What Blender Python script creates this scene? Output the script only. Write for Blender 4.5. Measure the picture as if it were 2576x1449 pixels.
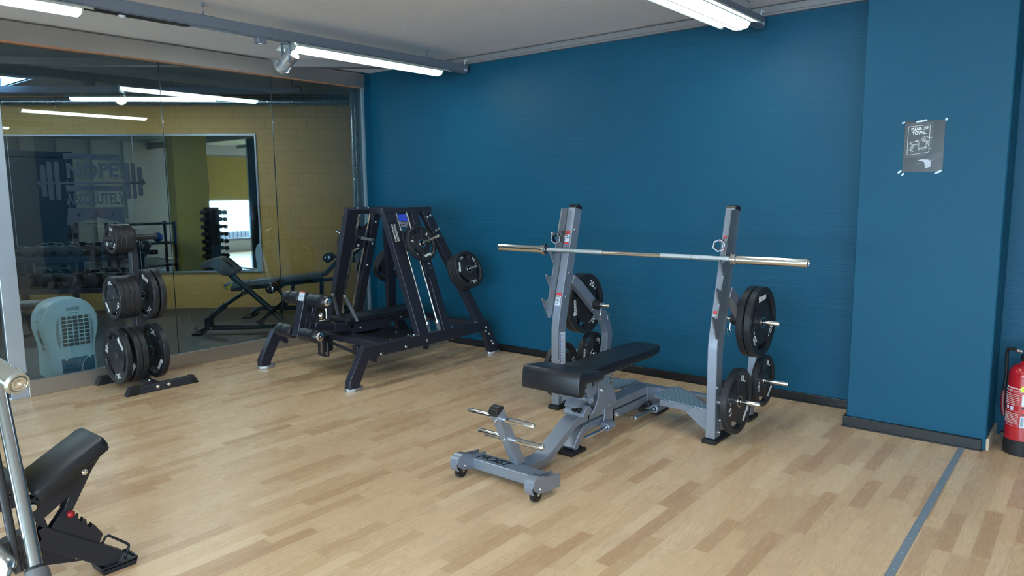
import bpy, bmesh, math, random
from mathutils import Vector, Matrix
random.seed(7)
PI = math.pi
for o in list(bpy.data.objects): bpy.data.objects.remove(o)
SC = bpy.context.scene
COL = SC.collection

# ---------------------------------------------------------------- camera
cam_d = bpy.data.cameras.new('camera'); cam = bpy.data.objects.new('camera', cam_d); COL.objects.link(cam)
cam_d.sensor_width = 36.0; cam_d.lens = 36.0 * 1820.0 / 2576.0; cam_d.clip_end = 60; cam_d.clip_start = 0.05
P_, Y_, R_ = math.radians(-7.56), math.radians(-39.36), math.radians(-0.545)
fw = Vector((math.sin(Y_)*math.cos(P_), math.cos(Y_)*math.cos(P_), math.sin(P_)))
rt = Vector((math.cos(Y_), -math.sin(Y_), 0)); up = rt.cross(fw)
rt2 = rt*math.cos(R_) + up*math.sin(R_); up2 = -rt*math.sin(R_) + up*math.cos(R_)
M = Matrix.Identity(4)
for i in range(3):
    M[i][0] = rt2[i]; M[i][1] = up2[i]; M[i][2] = -fw[i]
M[2][3] = 1.52
cam.matrix_world = M
SC.camera = cam

# ---------------------------------------------------------------- world, exposure
w = bpy.data.worlds.new('world'); SC.world = w; w.use_nodes = True
wb = w.node_tree.nodes['Background']; wb.inputs[0].default_value = (0.55, 0.75, 1.0, 1); wb.inputs[1].default_value = 1.0
SC.view_settings.view_transform = 'Standard'; SC.view_settings.look = 'None'
SC.view_settings.gamma = 1.0; SC.view_settings.use_curve_mapping = False
SC.view_settings.exposure = 0.30
TUBE_E, WIN_E, SKYL_E, BACK_E = 16.0, 17.0, 4.0, 26.0

# ---------------------------------------------------------------- materials
MATS = {}
class N:
    def __init__(s, name):
        s.m = bpy.data.materials.new(name); s.m.use_nodes = True; s.nt = s.m.node_tree
        s.b = s.nt.nodes['Principled BSDF']; s.out = s.nt.nodes['Material Output']
        MATS[name] = s.m
    def n(s, t, **k):
        x = s.nt.nodes.new(t)
        for a, v in k.items(): setattr(x, a, v)
        return x
    def l(s, a, b): s.nt.links.new(a, b)
    def math(s, op, a, b=None, c=None):
        x = s.n('ShaderNodeMath', operation=op)
        for i, v in enumerate((a, b, c)):
            if v is None: continue
            if isinstance(v, (int, float)): x.inputs[i].default_value = v
            else: s.l(v, x.inputs[i])
        return x.outputs[0]
    def mix(s, f, a, b, mode='MIX'):
        x = s.n('ShaderNodeMix', data_type='RGBA', blend_type=mode)
        for i, v in ((0, f), (6, a), (7, b)):
            if isinstance(v, (int, float)): x.inputs[i].default_value = v
            elif isinstance(v, tuple): x.inputs[i].default_value = v + ((1,) if len(v) == 3 else ())
            else: s.l(v, x.inputs[i])
        return x.outputs[2]
    def ramp(s, f, stops, mode='LINEAR'):
        x = s.n('ShaderNodeValToRGB'); x.color_ramp.interpolation = mode
        e = x.color_ramp.elements
        while len(e) < len(stops): e.new(0.5)
        for i, (p, c) in enumerate(stops):
            e[i].position = p; e[i].color = (c if len(c) == 4 else c + (1,))
        s.l(f, x.inputs[0]); return x.outputs[0]
    def noise(s, vec, scale, detail=3, rough=0.5, dist=0.0):
        x = s.n('ShaderNodeTexNoise'); x.inputs['Scale'].default_value = scale; x.inputs['Detail'].default_value = detail
        x.inputs['Roughness'].default_value = rough; x.inputs['Distortion'].default_value = dist
        if vec is not None: s.l(vec, x.inputs['Vector'])
        return x.outputs[0]
    def obj(s): return s.n('ShaderNodeTexCoord').outputs['Object']
    def mapv(s, vec, scale=(1, 1, 1), loc=(0, 0, 0), rot=(0, 0, 0)):
        x = s.n('ShaderNodeMapping'); s.l(vec, x.inputs[0])
        x.inputs[1].default_value = loc; x.inputs[2].default_value = rot; x.inputs[3].default_value = scale
        return x.outputs[0]
    def sep(s, vec):
        x = s.n('ShaderNodeSeparateXYZ'); s.l(vec, x.inputs[0]); return x.outputs
    def comb(s, a, b, c=0.0):
        x = s.n('ShaderNodeCombineXYZ')
        for i, v in enumerate((a, b, c)):
            if isinstance(v, (int, float)): x.inputs[i].default_value = v
            else: s.l(v, x.inputs[i])
        return x.outputs[0]
    def bump(s, h, st=0.3, dist=0.01):
        x = s.n('ShaderNodeBump'); x.inputs['Strength'].default_value = st; x.inputs['Distance'].default_value = dist
        s.l(h, x.inputs['Height']); s.l(x.outputs[0], s.b.inputs['Normal'])
    def col(s, v):
        if isinstance(v, tuple): s.b.inputs['Base Color'].default_value = v + (1,)
        else: s.l(v, s.b.inputs['Base Color'])
    def set(s, rough=None, metal=None, spec=None, coat=None, cr=None):
        if rough is not None: s.b.inputs['Roughness'].default_value = rough
        if metal is not None: s.b.inputs['Metallic'].default_value = metal
        if spec is not None: s.b.inputs['Specular IOR Level'].default_value = spec
        if coat is not None: s.b.inputs['Coat Weight'].default_value = coat
        if cr is not None: s.b.inputs['Coat Roughness'].default_value = cr
        return s

def simple(name, col, rough=0.5, metal=0.0, spec=0.5, var=0.06, vs=6.0, bump=0.0, bs=80, coat=0.0, cr=0.1):
    m = N(name); c = m.obj()
    f = m.noise(c, vs, 2)
    a = tuple(max(0, x*(1-var)) for x in col); b = tuple(min(1, x*(1+var)) for x in col)
    m.col(m.mix(f, a, b)); m.set(rough, metal, spec, coat, cr)
    if bump: m.bump(m.noise(c, bs, 3), bump, 0.002)
    return m.m
def emis(name, col, st, base=(0.8, 0.8, 0.8)):
    m = N(name); m.col(base); m.b.inputs['Emission Color'].default_value = col + (1,)
    m.b.inputs['Emission Strength'].default_value = st; m.set(0.4)
    return m.m

SILVER = simple('silver_powder_coat', (0.27, 0.30, 0.37), 0.32, 0.50, bump=0.05, bs=900)
CHROME = simple('chrome', (0.76, 0.77, 0.78), 0.14, 1.0)
CASTAL = simple('polished_cast_foot', (0.42, 0.44, 0.47), 0.38, 0.85)
ZINC = simple('zinc_bolt', (0.75, 0.76, 0.76), 0.22, 1.0)
BLACKRUB = simple('black_rubber', (0.012, 0.012, 0.014), 0.55, spec=0.4, bump=0.1, bs=500)
PLATEM = simple('plate_rubber', (0.018, 0.019, 0.023), 0.42, spec=0.45, bump=0.08, bs=400)
LEATHER = simple('black_upholstery', (0.010, 0.012, 0.018), 0.36, spec=0.5, bump=0.12, bs=350)
MACHINE = simple('dark_metallic_paint', (0.030, 0.032, 0.050), 0.33, 0.35, bump=0.04, bs=700)
TREEM = simple('matte_black_paint', (0.028, 0.030, 0.040), 0.40, 0.1, bump=0.05, bs=600)
NAVYM = simple('satin_black_paint', (0.012, 0.014, 0.022), 0.38, 0.1, bump=0.05, bs=600)
HANDLEG = simple('grey_grip', (0.10, 0.11, 0.13), 0.6)
WHITE = simple('white_lettering', (0.75, 0.75, 0.74), 0.6, var=0.02)
LABELW = simple('label_white', (0.62, 0.68, 0.78), 0.5, var=0.03)
LABELR = simple('label_red', (0.62, 0.05, 0.05), 0.5, var=0.03)
LABELB = simple('label_blue', (0.02, 0.06, 0.35), 0.5, var=0.03)
BLACKP = simple('black_plastic', (0.012, 0.012, 0.014), 0.35)
BASEM = simple('black_skirting', (0.006, 0.007, 0.010), 0.35)
REDK = simple('red_plastic', (0.30, 0.006, 0.012), 0.35)
YELLOWK = simple('yellow_plastic', (0.65, 0.52, 0.05), 0.4)
ALU = simple('aluminium_profile', (0.30, 0.33, 0.38), 0.38, 0.7)
FIXT = simple('reflector_sheet', (0.55, 0.60, 0.58), 0.35, 0.5)
RAILM = simple('rail_grey', (0.18, 0.21, 0.27), 0.4, 0.3)
TRIMG = simple('grey_channel', (0.22, 0.22, 0.24), 0.5)
PALEBOX = simple('pale_plastic', (0.66, 0.88, 0.93), 0.35, var=0.03)
FILTERG = simple('filter_grey', (0.10, 0.12, 0.12), 0.7)
TANK = simple('tank_plastic', (0.12, 0.24, 0.33), 0.25)
WOODT = simple('bare_wood_edge', (0.42, 0.20, 0.11), 0.6, var=0.25, vs=12)
PALEWOOD = simple('pale_wood_skirting', (0.52, 0.42, 0.30), 0.5, var=0.1)
GALV = simple('galvanised_steel', (0.42, 0.50, 0.54), 0.28, 0.9, var=0.35, vs=25)
DGREY = simple('dark_green_grey_frame', (0.045, 0.060, 0.068), 0.3, 0.4)
DPAD = simple('grey_pad', (0.10, 0.12, 0.13), 0.45)
RUBFLOOR = simple('rubber_floor', (0.028, 0.032, 0.036), 0.42, var=0.25, vs=2, bump=0.1, bs=300)
GLASSED = simple('glass_edge', (0.01, 0.03, 0.035), 0.2)
WWALL = simple('white_paint', (0.62, 0.64, 0.64), 0.7, var=0.04)
PINK = simple('faded_vinyl', (0.055, 0.052, 0.070), 0.6)
EXTRED = simple('extinguisher_red', (0.42, 0.010, 0.018), 0.22, coat=0.6, cr=0.05)
TAPE = simple('clear_tape', (0.55, 0.68, 0.75), 0.15)
BANDM = simple('red_band', (0.25, 0.02, 0.02), 0.6)
ORANGE = simple('orange_rubber', (0.70, 0.15, 0.05), 0.5)
GREEN = simple('lawn', (0.10, 0.45, 0.04), 0.8, var=0.4)
TUBEM = emis('lamp_diffuser', (0.90, 1.0, 0.96), TUBE_E)
WINGM = emis('lamp_wing', (0.74, 1.0, 0.90), 0.55, (0.6, 0.7, 0.66))
TUBEB = emis('lamp_diffuser_back_room', (0.90, 1.0, 0.95), BACK_E)
SPOTM = emis('spot_lens', (1.0, 0.93, 0.70), 22.0)
SKYP = emis('daylight_sky', (0.62, 0.80, 1.0), WIN_E)
SKYL = emis('skylight_sky', (0.30, 0.62, 1.0), SKYL_E)
GLOWPRINT = emis('glowing_blue_print', (0.02, 0.06, 0.6), 0.5, (0.01, 0.02, 0.1))

def m_steel():
    m = N('brushed_steel'); c = m.obj()
    g = m.noise(m.mapv(c, (3, 3, 260)), 1.0, 3)
    b = m.noise(m.mapv(c, (1, 1, 1)), 1.1, 2)
    m.col(m.mix(b, (0.42, 0.38, 0.35), (0.56, 0.55, 0.55)))
    m.l(m.math('MULTIPLY_ADD', g, 0.10, 0.27), m.b.inputs['Roughness']); m.set(metal=0.85)
    m.bump(g, 0.03, 0.002); return m.m
STEEL = m_steel()

def m_floor():
    m = N('laminate_planks'); c = m.obj(); x, y, z = m.sep(c)
    RW = 0.0665
    xs = m.math('ADD', x, 50.0 * RW * 20); xr = m.math('DIVIDE', xs, RW); row = m.math('FLOOR', xr); fx = m.math('FRACT', xr)
    wn = m.n('ShaderNodeTexWhiteNoise', noise_dimensions='1D'); m.l(row, wn.inputs['W'])
    wn2 = m.n('ShaderNodeTexWhiteNoise', noise_dimensions='1D'); m.l(m.math('ADD', row, 371.3), wn2.inputs['W'])
    L = m.math('MULTIPLY_ADD', wn2.outputs[0], 0.22, 0.34)
    yy = m.math('ADD', m.math('ADD', y, 60.0), m.math('MULTIPLY', wn.outputs[0], 3.0))
    yr = m.math('DIVIDE', yy, L); cell = m.math('FLOOR', yr); fy = m.math('FRACT', yr)
    r = m.n('ShaderNodeTexWhiteNoise', noise_dimensions='2D'); m.l(m.comb(row, cell), r.inputs['Vector'])
    rc = m.sep(r.outputs['Color'])
    base = m.ramp(r.outputs['Value'], [(0.0, (0.78, 0.560, 0.350)), (0.28, (0.69, 0.465, 0.272)), (0.5, (0.74, 0.510, 0.305)),
                                       (0.74, (0.64, 0.425, 0.245)), (0.9, (0.57, 0.355, 0.198)), (1.0, (0.53, 0.320, 0.178))])
    # grain: long figure along y, shifted per plank
    off = m.comb(m.math('MULTIPLY', rc[0], 40.0), m.math('MULTIPLY', rc[1], 40.0), 0.0)
    va = m.n('ShaderNodeVectorMath', operation='ADD'); m.l(c, va.inputs[0]); m.l(off, va.inputs[1])
    g1 = m.noise(m.mapv(va.outputs[0], (230, 9, 1)), 1.0, 3, 0.6)
    w1 = m.noise(m.mapv(va.outputs[0], (11, 1.6, 1)), 1.0, 2, 0.4, 0.6)
    rings = m.math('SINE', m.math('MULTIPLY', w1, 85.0))
    rings = m.ramp(m.math('MULTIPLY_ADD', rings, 0.5, 0.5), [(0.0, (0, 0, 0)), (0.62, (0, 0, 0)), (1.0, (1, 1, 1))])
    fig = m.math('MULTIPLY', rings, m.math('GREATER_THAN', rc[2], 0.42))
    c1 = m.mix(m.math('MULTIPLY', fig, 0.28), base, (0.42, 0.26, 0.15))
    c2 = m.mix(m.math('MULTIPLY', m.ramp(g1, [(0.45, (0, 0, 0)), (0.75, (1, 1, 1))]), 0.13), c1, (0.42, 0.26, 0.15))
    ex = m.math('MINIMUM', fx, m.math('SUBTRACT', 1.0, fx)); ey = m.math('MINIMUM', m.math('MULTIPLY', fy, L), m.math('MULTIPLY', m.math('SUBTRACT', 1.0, fy), L))
    ed = m.math('MAXIMUM', m.math('LESS_THAN', ex, 0.010), m.math('LESS_THAN', ey, 0.0008))
    c3 = m.mix(m.math('MULTIPLY', ed, 0.34), c2, (0.22, 0.12, 0.06))
    m.col(c3); m.l(m.math('MULTIPLY_ADD', g1, 0.06, 0.24), m.b.inputs['Roughness']); m.set(spec=0.42)
    m.bump(m.math('SUBTRACT', g1, ed), 0.04, 0.001); return m.m
FLOORM = m_floor()

def m_concrete(name, ca, cb, bst, rough, axis, pits=True, seams=()):
    m = N(name); c = m.obj(); x, y, z = m.sep(c)
    big = m.noise(c, 0.9, 3)
    if axis == 'wall': bd = m.comb(m.math('MULTIPLY', x, 1.1), 0.0, m.math('MULTIPLY', z, 26.0)); pc = m.comb(x, 0.0, z); t = z
    else:
        bd = m.comb(m.math('MULTIPLY', x, 1.1), m.math('MULTIPLY', y, 26.0), 0.0); pc = m.comb(x, y, 0.0); t = y
    lines = m.noise(bd, 1.0, 4, 0.55)
    fine = m.noise(pc, 60, 4, 0.6)
    # board joints: thin ridges of uneven length, every 18 cm
    wob = m.math('MULTIPLY', m.noise(pc, 5.0, 3), 0.012)
    fr = m.math('FRACT', m.math('DIVIDE', m.math('ADD', m.math('ADD', t, wob), 30.0), 0.105))
    rid = m.math('LESS_THAN', m.math('ABSOLUTE', m.math('SUBTRACT', fr, 0.5)), 0.022)
    rid = m.math('MULTIPLY', rid, m.math('GREATER_THAN', m.noise(m.mapv(pc, (3.4, 3.4, 7)), 1.0, 4, 0.7), 0.52))
    h = m.math('MULTIPLY_ADD', lines, 0.9, m.math('MULTIPLY', fine, 0.25))
    h = m.math('ADD', h, m.math('MULTIPLY', rid, 0.35))
    col = m.mix(m.ramp(big, [(0.3, (0, 0, 0)), (0.7, (1, 1, 1))]), ca, cb)
    col = m.mix(m.math('MULTIPLY', rid, 0.10), col, tuple(min(1, v*1.7+0.02) for v in cb))
    if name == 'blue_painted_plaster': col = m.mix(m.ramp(big, [(0.3, (0, 0, 0)), (0.7, (1, 1, 1))]), ca, cb); h = m.math('MULTIPLY', fine, 0.3)
    if pits:
        v = m.n('ShaderNodeTexVoronoi'); v.inputs['Scale'].default_value = 4.6; m.l(pc, v.inputs['Vector'])
        vr = m.sep(v.outputs['Color'])
        rad = m.math('MULTIPLY', m.math('MULTIPLY', vr[0], vr[0]), 0.050)
        pit = m.math('LESS_THAN', v.outputs['Distance'], rad)
        pit = m.math('MULTIPLY', pit, m.math('GREATER_THAN', vr[1], 0.35))
        h = m.math('SUBTRACT', h, m.math('MULTIPLY', pit, 1.3))
    for sx in seams:
        sw = m.math('LESS_THAN', m.math('ABSOLUTE', m.math('ADD', m.math('SUBTRACT', x, sx), m.math('MULTIPLY', m.math('SUBTRACT', m.noise(pc, 9.0, 2), 0.5), 0.02))), 0.006)
        sw = m.math('MULTIPLY', sw, m.math('GREATER_THAN', m.noise(pc, 7.0, 2), 0.45))
        h = m.math('ADD', h, m.math('MULTIPLY', sw, 0.5))
    m.col(col); m.set(rough, spec=0.25); m.bump(h, bst, 0.006); return m.m
BLUEW = m_concrete('blue_painted_concrete', (0.0028, 0.072, 0.138), (0.0038, 0.083, 0.158), 0.60, 0.50, 'wall', True, (-4.87, -3.02))
BLUEP = m_concrete('blue_painted_plaster', (0.0036, 0.074, 0.140), (0.0043, 0.081, 0.152), 0.06, 0.55, 'wall', False)
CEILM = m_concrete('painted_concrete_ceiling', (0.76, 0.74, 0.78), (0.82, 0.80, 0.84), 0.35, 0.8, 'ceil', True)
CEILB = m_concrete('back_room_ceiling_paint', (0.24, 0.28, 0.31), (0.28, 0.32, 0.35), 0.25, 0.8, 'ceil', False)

def m_block(name, ca, cb, joint):
    m = N(name); c = m.obj(); x, y, z = m.sep(c)
    b = m.n('ShaderNodeTexBrick'); m.l(m.comb(x, m.math('SUBTRACT', z, 0.03), 0.0), b.inputs['Vector'])
    b.inputs['Scale'].default_value = 1.0; b.inputs['Brick Width'].default_value = 0.27; b.inputs['Row Height'].default_value = 0.147
    b.inputs['Mortar Size'].default_value = 0.0035; b.inputs['Mortar Smooth'].default_value = 0.3
    b.inputs['Color1'].default_value = ca + (1,); b.inputs['Color2'].default_value = cb + (1,); b.inputs['Mortar'].default_value = joint + (1,)
    m.col(b.outputs['Color']); m.set(0.55)
    h = m.math('SUBTRACT', m.math('MULTIPLY', m.noise(c, 90, 3), 0.3), b.outputs['Fac'])
    m.bump(h, 0.5, 0.004); return m.m
YBLOCK = m_block('yellow_painted_blocks', (0.56, 0.335, 0.095), (0.60, 0.36, 0.105), (0.45, 0.27, 0.075))
WBLOCK = m_block('white_painted_blocks', (0.55, 0.60, 0.62), (0.60, 0.64, 0.66), (0.36, 0.40, 0.42))
YPAINT = simple('yellow_paint', (0.58, 0.40, 0.05), 0.6, var=0.05)

def m_glass():
    m = N('tinted_glass'); nt = m.nt
    tr = m.n('ShaderNodeBsdfTransparent'); tr.inputs[0].default_value = (0.86, 0.925, 0.945, 1)
    gl = m.n('ShaderNodeBsdfGlossy'); gl.inputs['Roughness'].default_value = 0.0; gl.inputs[0].default_value = (0.9, 0.97, 1.0, 1)
    fr = m.n('ShaderNodeFresnel'); fr.inputs[0].default_value = 1.50
    ms = m.n('ShaderNodeMixShader'); m.l(m.math('MULTIPLY_ADD', fr.outputs[0], 1.0, 0.005), ms.inputs[0]); m.l(tr.outputs[0], ms.inputs[1]); m.l(gl.outputs[0], ms.inputs[2])
    m.l(ms.outputs[0], m.out.inputs[0]); return m.m
GLASS = m_glass()
CLEARG = N('clear_glass'); _t = CLEARG.n('ShaderNodeBsdfTransparent'); _t.inputs[0].default_value = (0.95, 0.97, 0.97, 1); _g = CLEARG.n('ShaderNodeBsdfGlossy'); _g.inputs['Roughness'].default_value = 0; _m = CLEARG.n('ShaderNodeMixShader'); _m.inputs[0].default_value = 0.06; CLEARG.l(_t.outputs[0], _m.inputs[1]); CLEARG.l(_g.outputs[0], _m.inputs[2]); CLEARG.l(_m.outputs[0], CLEARG.out.inputs[0]); CLEARG = CLEARG.m
MIRROR = simple('mirror_silvering', (0.72, 0.82, 0.84), 0.02, 1.0, var=0.0)

def m_tread():
    m = N('diamond_tread_plate'); c = m.obj(); x, y, z = m.sep(c)
    S = 0.022
    u = m.math('DIVIDE', x, S); v = m.math('DIVIDE', y, S)
    par = m.math('MODULO', m.math('ADD', m.math('FLOOR', u), m.math('ADD', m.math('FLOOR', v), 2000.0)), 2.0)
    fu = m.math('SUBTRACT', m.math('FRACT', m.math('ADD', u, 100.0)), 0.5); fv = m.math('SUBTRACT', m.math('FRACT', m.math('ADD', v, 100.0)), 0.5)
    def bar(a, b): return m.math('LESS_THAN', m.math('ADD', m.math('POWER', m.math('DIVIDE', a, 0.42), 2.0), m.math('POWER', m.math('DIVIDE', b, 0.13), 2.0)), 1.0)
    p = m.math('ADD', m.math('MULTIPLY', par, bar(fu, fv)), m.math('MULTIPLY', m.math('SUBTRACT', 1.0, par), bar(fv, fu)))
    m.col(m.mix(p, (0.16, 0.25, 0.32), (0.75, 0.85, 0.92))); m.set(0.35, 0.3); m.bump(p, 0.8, 0.003); return m.m
TREAD = m_tread()

# ---------------------------------------------------------------- geometry helpers
def basis(d):
    d = Vector(d).normalized(); a = Vector((0, 0, 1)) if abs(d.z) < 0.9 else Vector((1, 0, 0))
    u = d.cross(a).normalized(); v = d.cross(u).normalized(); return d, u, v
class B:
    def __init__(s): s.bm = bmesh.new(); s.mi = 0; s.off = 0
    def _tag(s, before):
        for f in s.bm.faces:
            if f not in before: f.material_index = s.mi
        return s
    def _bev(s, faces, bev):
        if bev <= 0: return
        es = set(e for f in faces for e in f.edges if e.is_valid and e.calc_face_angle(0) > 0.5)
        if es: bmesh.ops.bevel(s.bm, geom=list(es), offset=bev, segments=2 if bev > 0.006 else 1, affect='EDGES', profile=0.5, clamp_overlap=True)
    def box(s, x0, x1, y0, y1, z0, z1, bev=0.0):
        return s.prism([(x0, y0), (x1, y0), (x1, y1), (x0, y1)], z0, z1, 'z', bev)
    def prism(s, pts, a, b, axis='x', bev=0.0, xf=None):
        """outline pts extruded from a to b along axis; x: (y,z) pts, y: (x,z), z: (x,y)"""
        before = len(s.bm.faces); bm = s.bm
        def P(p, t):
            v = Vector((t, p[0], p[1])) if axis == 'x' else (Vector((p[0], t, p[1])) if axis == 'y' else Vector((p[0], p[1], t)))
            return xf @ v if xf else v
        lo = [bm.verts.new(P(p, a)) for p in pts]; hi = [bm.verts.new(P(p, b)) for p in pts]
        fs = [bm.faces.new(lo), bm.faces.new(hi)]
        for i in range(len(pts)):
            j = (i+1) % len(pts); fs.append(bm.faces.new((lo[i], lo[j], hi[j], hi[i])))
        bmesh.ops.recalc_face_normals(bm, faces=fs)
        for f in fs: f.material_index = s.mi
        s._bev(fs, bev)
        return s
    def beam(s, p0, p1, w, h, upv=(0, 0, 1), bev=0.003):
        """box section tube from p0 to p1, w across, h along upv"""
        p0 = Vector(p0); p1 = Vector(p1); d = (p1-p0); L = d.length; d.normalize()
        u = d.cross(Vector(upv)).normalized(); v = u.cross(d).normalized()
        xf = Matrix((( u.x, v.x, d.x, p0.x), (u.y, v.y, d.y, p0.y), (u.z, v.z, d.z, p0.z), (0, 0, 0, 1)))
        return s.prism([(-w/2, -h/2), (w/2, -h/2), (w/2, h/2), (-w/2, h/2)], 0, L, 'z', bev, xf)
    def ring(s, c, u, v, r, n): return [s.bm.verts.new(Vector(c) + u*math.cos(2*PI*i/n)*r + v*math.sin(2*PI*i/n)*r) for i in range(n)]
    def lathe(s, p0, d, prof, n=24, closed=False):
        """prof: (distance along d, radius)"""
        d, u, v = basis(d); p0 = Vector(p0); rs = []; fs = []
        for t, r in prof:
            rs.append(s.ring(p0 + d*t, u, v, max(r, 1e-5), n))
        for a, b in zip(rs, rs[1:] + ([rs[0]] if closed else [])):
            for i in range(n):
                j = (i+1) % n; fs.append(s.bm.faces.new((a[i], a[j], b[j], b[i])))
        if not closed:
            fs.append(s.bm.faces.new(rs[0])); fs.append(s.bm.faces.new(rs[-1]))
        for f in fs: f.material_index = s.mi
        bmesh.ops.recalc_face_normals(s.bm, faces=fs)
        return s
    def cyl(s, p0, p1, r, n=20, bev=0.0, r1=None):
        p0 = Vector(p0); p1 = Vector(p1); L = (p1-p0).length; r1 = r if r1 is None else r1
        if bev: return s.lathe(p0, p1-p0, [(0, r-bev), (bev*0.3, r-bev*0.3), (bev, r), (L-bev, r1), (L-bev*0.3, r1-bev*0.3), (L, r1-bev)], n)
        return s.lathe(p0, p1-p0, [(0, r), (L, r1)], n)
    def tube(s, pts, r, n=12, close=False):
        pts = [Vector(p) for p in pts]; rs = []; fs = []
        up0 = None
        for i, p in enumerate(pts):
            a = pts[i-1] if (i or close) else p; b = pts[(i+1) % len(pts)] if (i < len(pts)-1 or close) else p
            d = (b-a).normalized()
            if up0 is None: _, u, v = basis(d)
            else:
                u = (up0 - d*up0.dot(d)).normalized(); v = d.cross(u)
            up0 = u
            rs.append(s.ring(p, u, v, r, n))
        pairs = list(zip(rs, rs[1:])) + ([(rs[-1], rs[0])] if close else [])
        for a, b in pairs:
            for i in range(n):
                j = (i+1) % n; fs.append(s.bm.faces.new((a[i], a[j], b[j], b[i])))
        if not close:
            fs.append(s.bm.faces.new(rs[0])); fs.append(s.bm.faces.new(rs[-1]))
        for f in fs: f.material_index = s.mi
        bmesh.ops.recalc_face_normals(s.bm, faces=fs)
        return s
    def bolt(s, p, d, r=0.009):
        d = Vector(d).normalized()
        s.lathe(Vector(p) - d*0.001, d, [(0, r*1.35), (r*0.25, r*1.35), (r*0.25, r), (r*0.9, r*0.95), (r*1.15, r*0.6), (r*1.2, 0.0)], 10)
        return s
    def pad(s, x0, x1, y0, y1, z0, z1, r=0.02, seg=3):
        before = set(s.bm.faces)
        s.prism([(x0, y0), (x1, y0), (x1, y1), (x0, y1)], z0, z1, 'z')
        new = [f for f in s.bm.faces if f not in before]
        es = set(e for f in new for e in f.edges)
        bmesh.ops.bevel(s.bm, geom=list(es), offset=r, segments=seg, affect='EDGES', profile=0.5, clamp_overlap=True)
        return s
    def sphere(s, c, r, sc=(1, 1, 1), seg=16):
        m = Matrix.Translation(c) @ Matrix.Diagonal((sc[0], sc[1], sc[2], 1))
        q = bmesh.ops.create_uvsphere(s.bm, u_segments=seg, v_segments=max(6, seg//2), radius=r, matrix=m)
        for v in q['verts']:
            for f in v.link_faces: f.material_index = s.mi
        return s

def arc(c, r, a0, a1, n=8):
    return [(c[0] + r*math.cos(math.radians(a0 + (a1-a0)*i/n)), c[1] + r*math.sin(math.radians(a0 + (a1-a0)*i/n))) for i in range(n+1)]
def ribbon(path, w):
    """closed outline around a 2D polyline, width w"""
    L = []; R = []
    for i, p in enumerate(path):
        a = Vector(path[max(i-1, 0)]); b = Vector(path[min(i+1, len(path)-1)]); d = (b-a).normalized(); n = Vector((-d.y, d.x))
        if 0 < i < len(path)-1:
            d1 = (Vector(p)-a).normalized(); n1 = Vector((-d1.y, d1.x)); k = 1/max(0.4, n.dot(n1))
        else: k = 1
        L.append(tuple(Vector(p) + n*w/2*k)); R.append(tuple(Vector(p) - n*w/2*k))
    return L + R[::-1]

def props(o, label=None, cat=None, group=None, kind=None):
    if label: o['label'] = label
    if cat: o['category'] = cat
    if group: o['group'] = group
    if kind: o['kind'] = kind
    return o
def org(o):
    p = o; 
    v = Vector((0, 0, 0))
    while p is not None:
        v += Vector(p.location); p = p.parent
    return v
def obj(name, b, m, parent=None, smooth=True, at=None):
    """link ONE mesh object; geometry is given in world space unless the parent carries a rotation"""
    me = bpy.data.meshes.new(name); b.bm.normal_update(); b.bm.to_mesh(me); b.bm.free()
    for x in (m if isinstance(m, (list, tuple)) else [m]): me.materials.append(x)
    if smooth:
        me.shade_smooth()
        try: me.set_sharp_from_angle(angle=math.radians(32))
        except Exception: pass
    o = bpy.data.objects.new(name, me); COL.objects.link(o)
    if parent is not None:
        o.parent = parent
        if parent.get('_local'): o['_local'] = 1
        else:
            off = org(parent); me.transform(Matrix.Translation(-off))
    elif at is not None:
        me.transform(Matrix.Translation(-Vector(at))); o.location = at
    return o
def thing(name, label, cat, loc=(0, 0, 0), group=None, rot=None, local=False):
    o = bpy.data.objects.new(name, None); COL.objects.link(o); o.location = loc; o.empty_display_size = 0.1
    if rot: o.rotation_euler = rot
    if local: o['_local'] = 1
    return props(o, label, cat, group)
def struct(name, b, m, smooth=False, rot=None, loc=None):
    o = obj(name, b, m, None, smooth)
    if loc: o.location = loc
    if rot: o.rotation_euler = rot
    o['kind'] = 'structure'; return o
def textmesh(name, s, size, m, xf, parent=None, ext=0.0004, bold=0.0, align='CENTER', shear=0.0, sx=1.0, warp=None, space=1.0):
    cu = bpy.data.curves.new(name, 'FONT'); cu.body = s; cu.size = size; cu.align_x = align; cu.align_y = 'CENTER'
    cu.extrude = ext; cu.offset = bold; cu.shear = shear; cu.resolution_u = 3; cu.space_character = space
    t = bpy.data.objects.new('tmp', cu); COL.objects.link(t)
    bpy.context.view_layer.update()
    dg = bpy.context.evaluated_depsgraph_get()
    me = bpy.data.meshes.new_from_object(t.evaluated_get(dg)); bpy.data.objects.remove(t); bpy.data.curves.remove(cu)
    me.name = name; me.transform(Matrix.Diagonal((sx, 1, 1, 1)))
    if warp:
        for v in me.vertices: v.co = warp(v.co)
    me.transform(xf)
    me.materials.clear(); me.materials.append(m)
    o = bpy.data.objects.new(name, me); COL.objects.link(o)
    if parent is not None:
        o.parent = parent
        if parent.get('_local'): o['_local'] = 1
        else: me.transform(Matrix.Translation(-org(parent)))
    return o
def frame(o, x, y, z=None):
    """matrix with origin o, x axis, y axis"""
    x = Vector(x).normalized(); y = Vector(y); y = (y - x*y.dot(x)).normalized(); z = x.cross(y); o = Vector(o)
    return Matrix(((x.x, y.x, z.x, o.x), (x.y, y.y, z.y, o.y), (x.z, y.z, z.z, o.z), (0, 0, 0, 1)))
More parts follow.
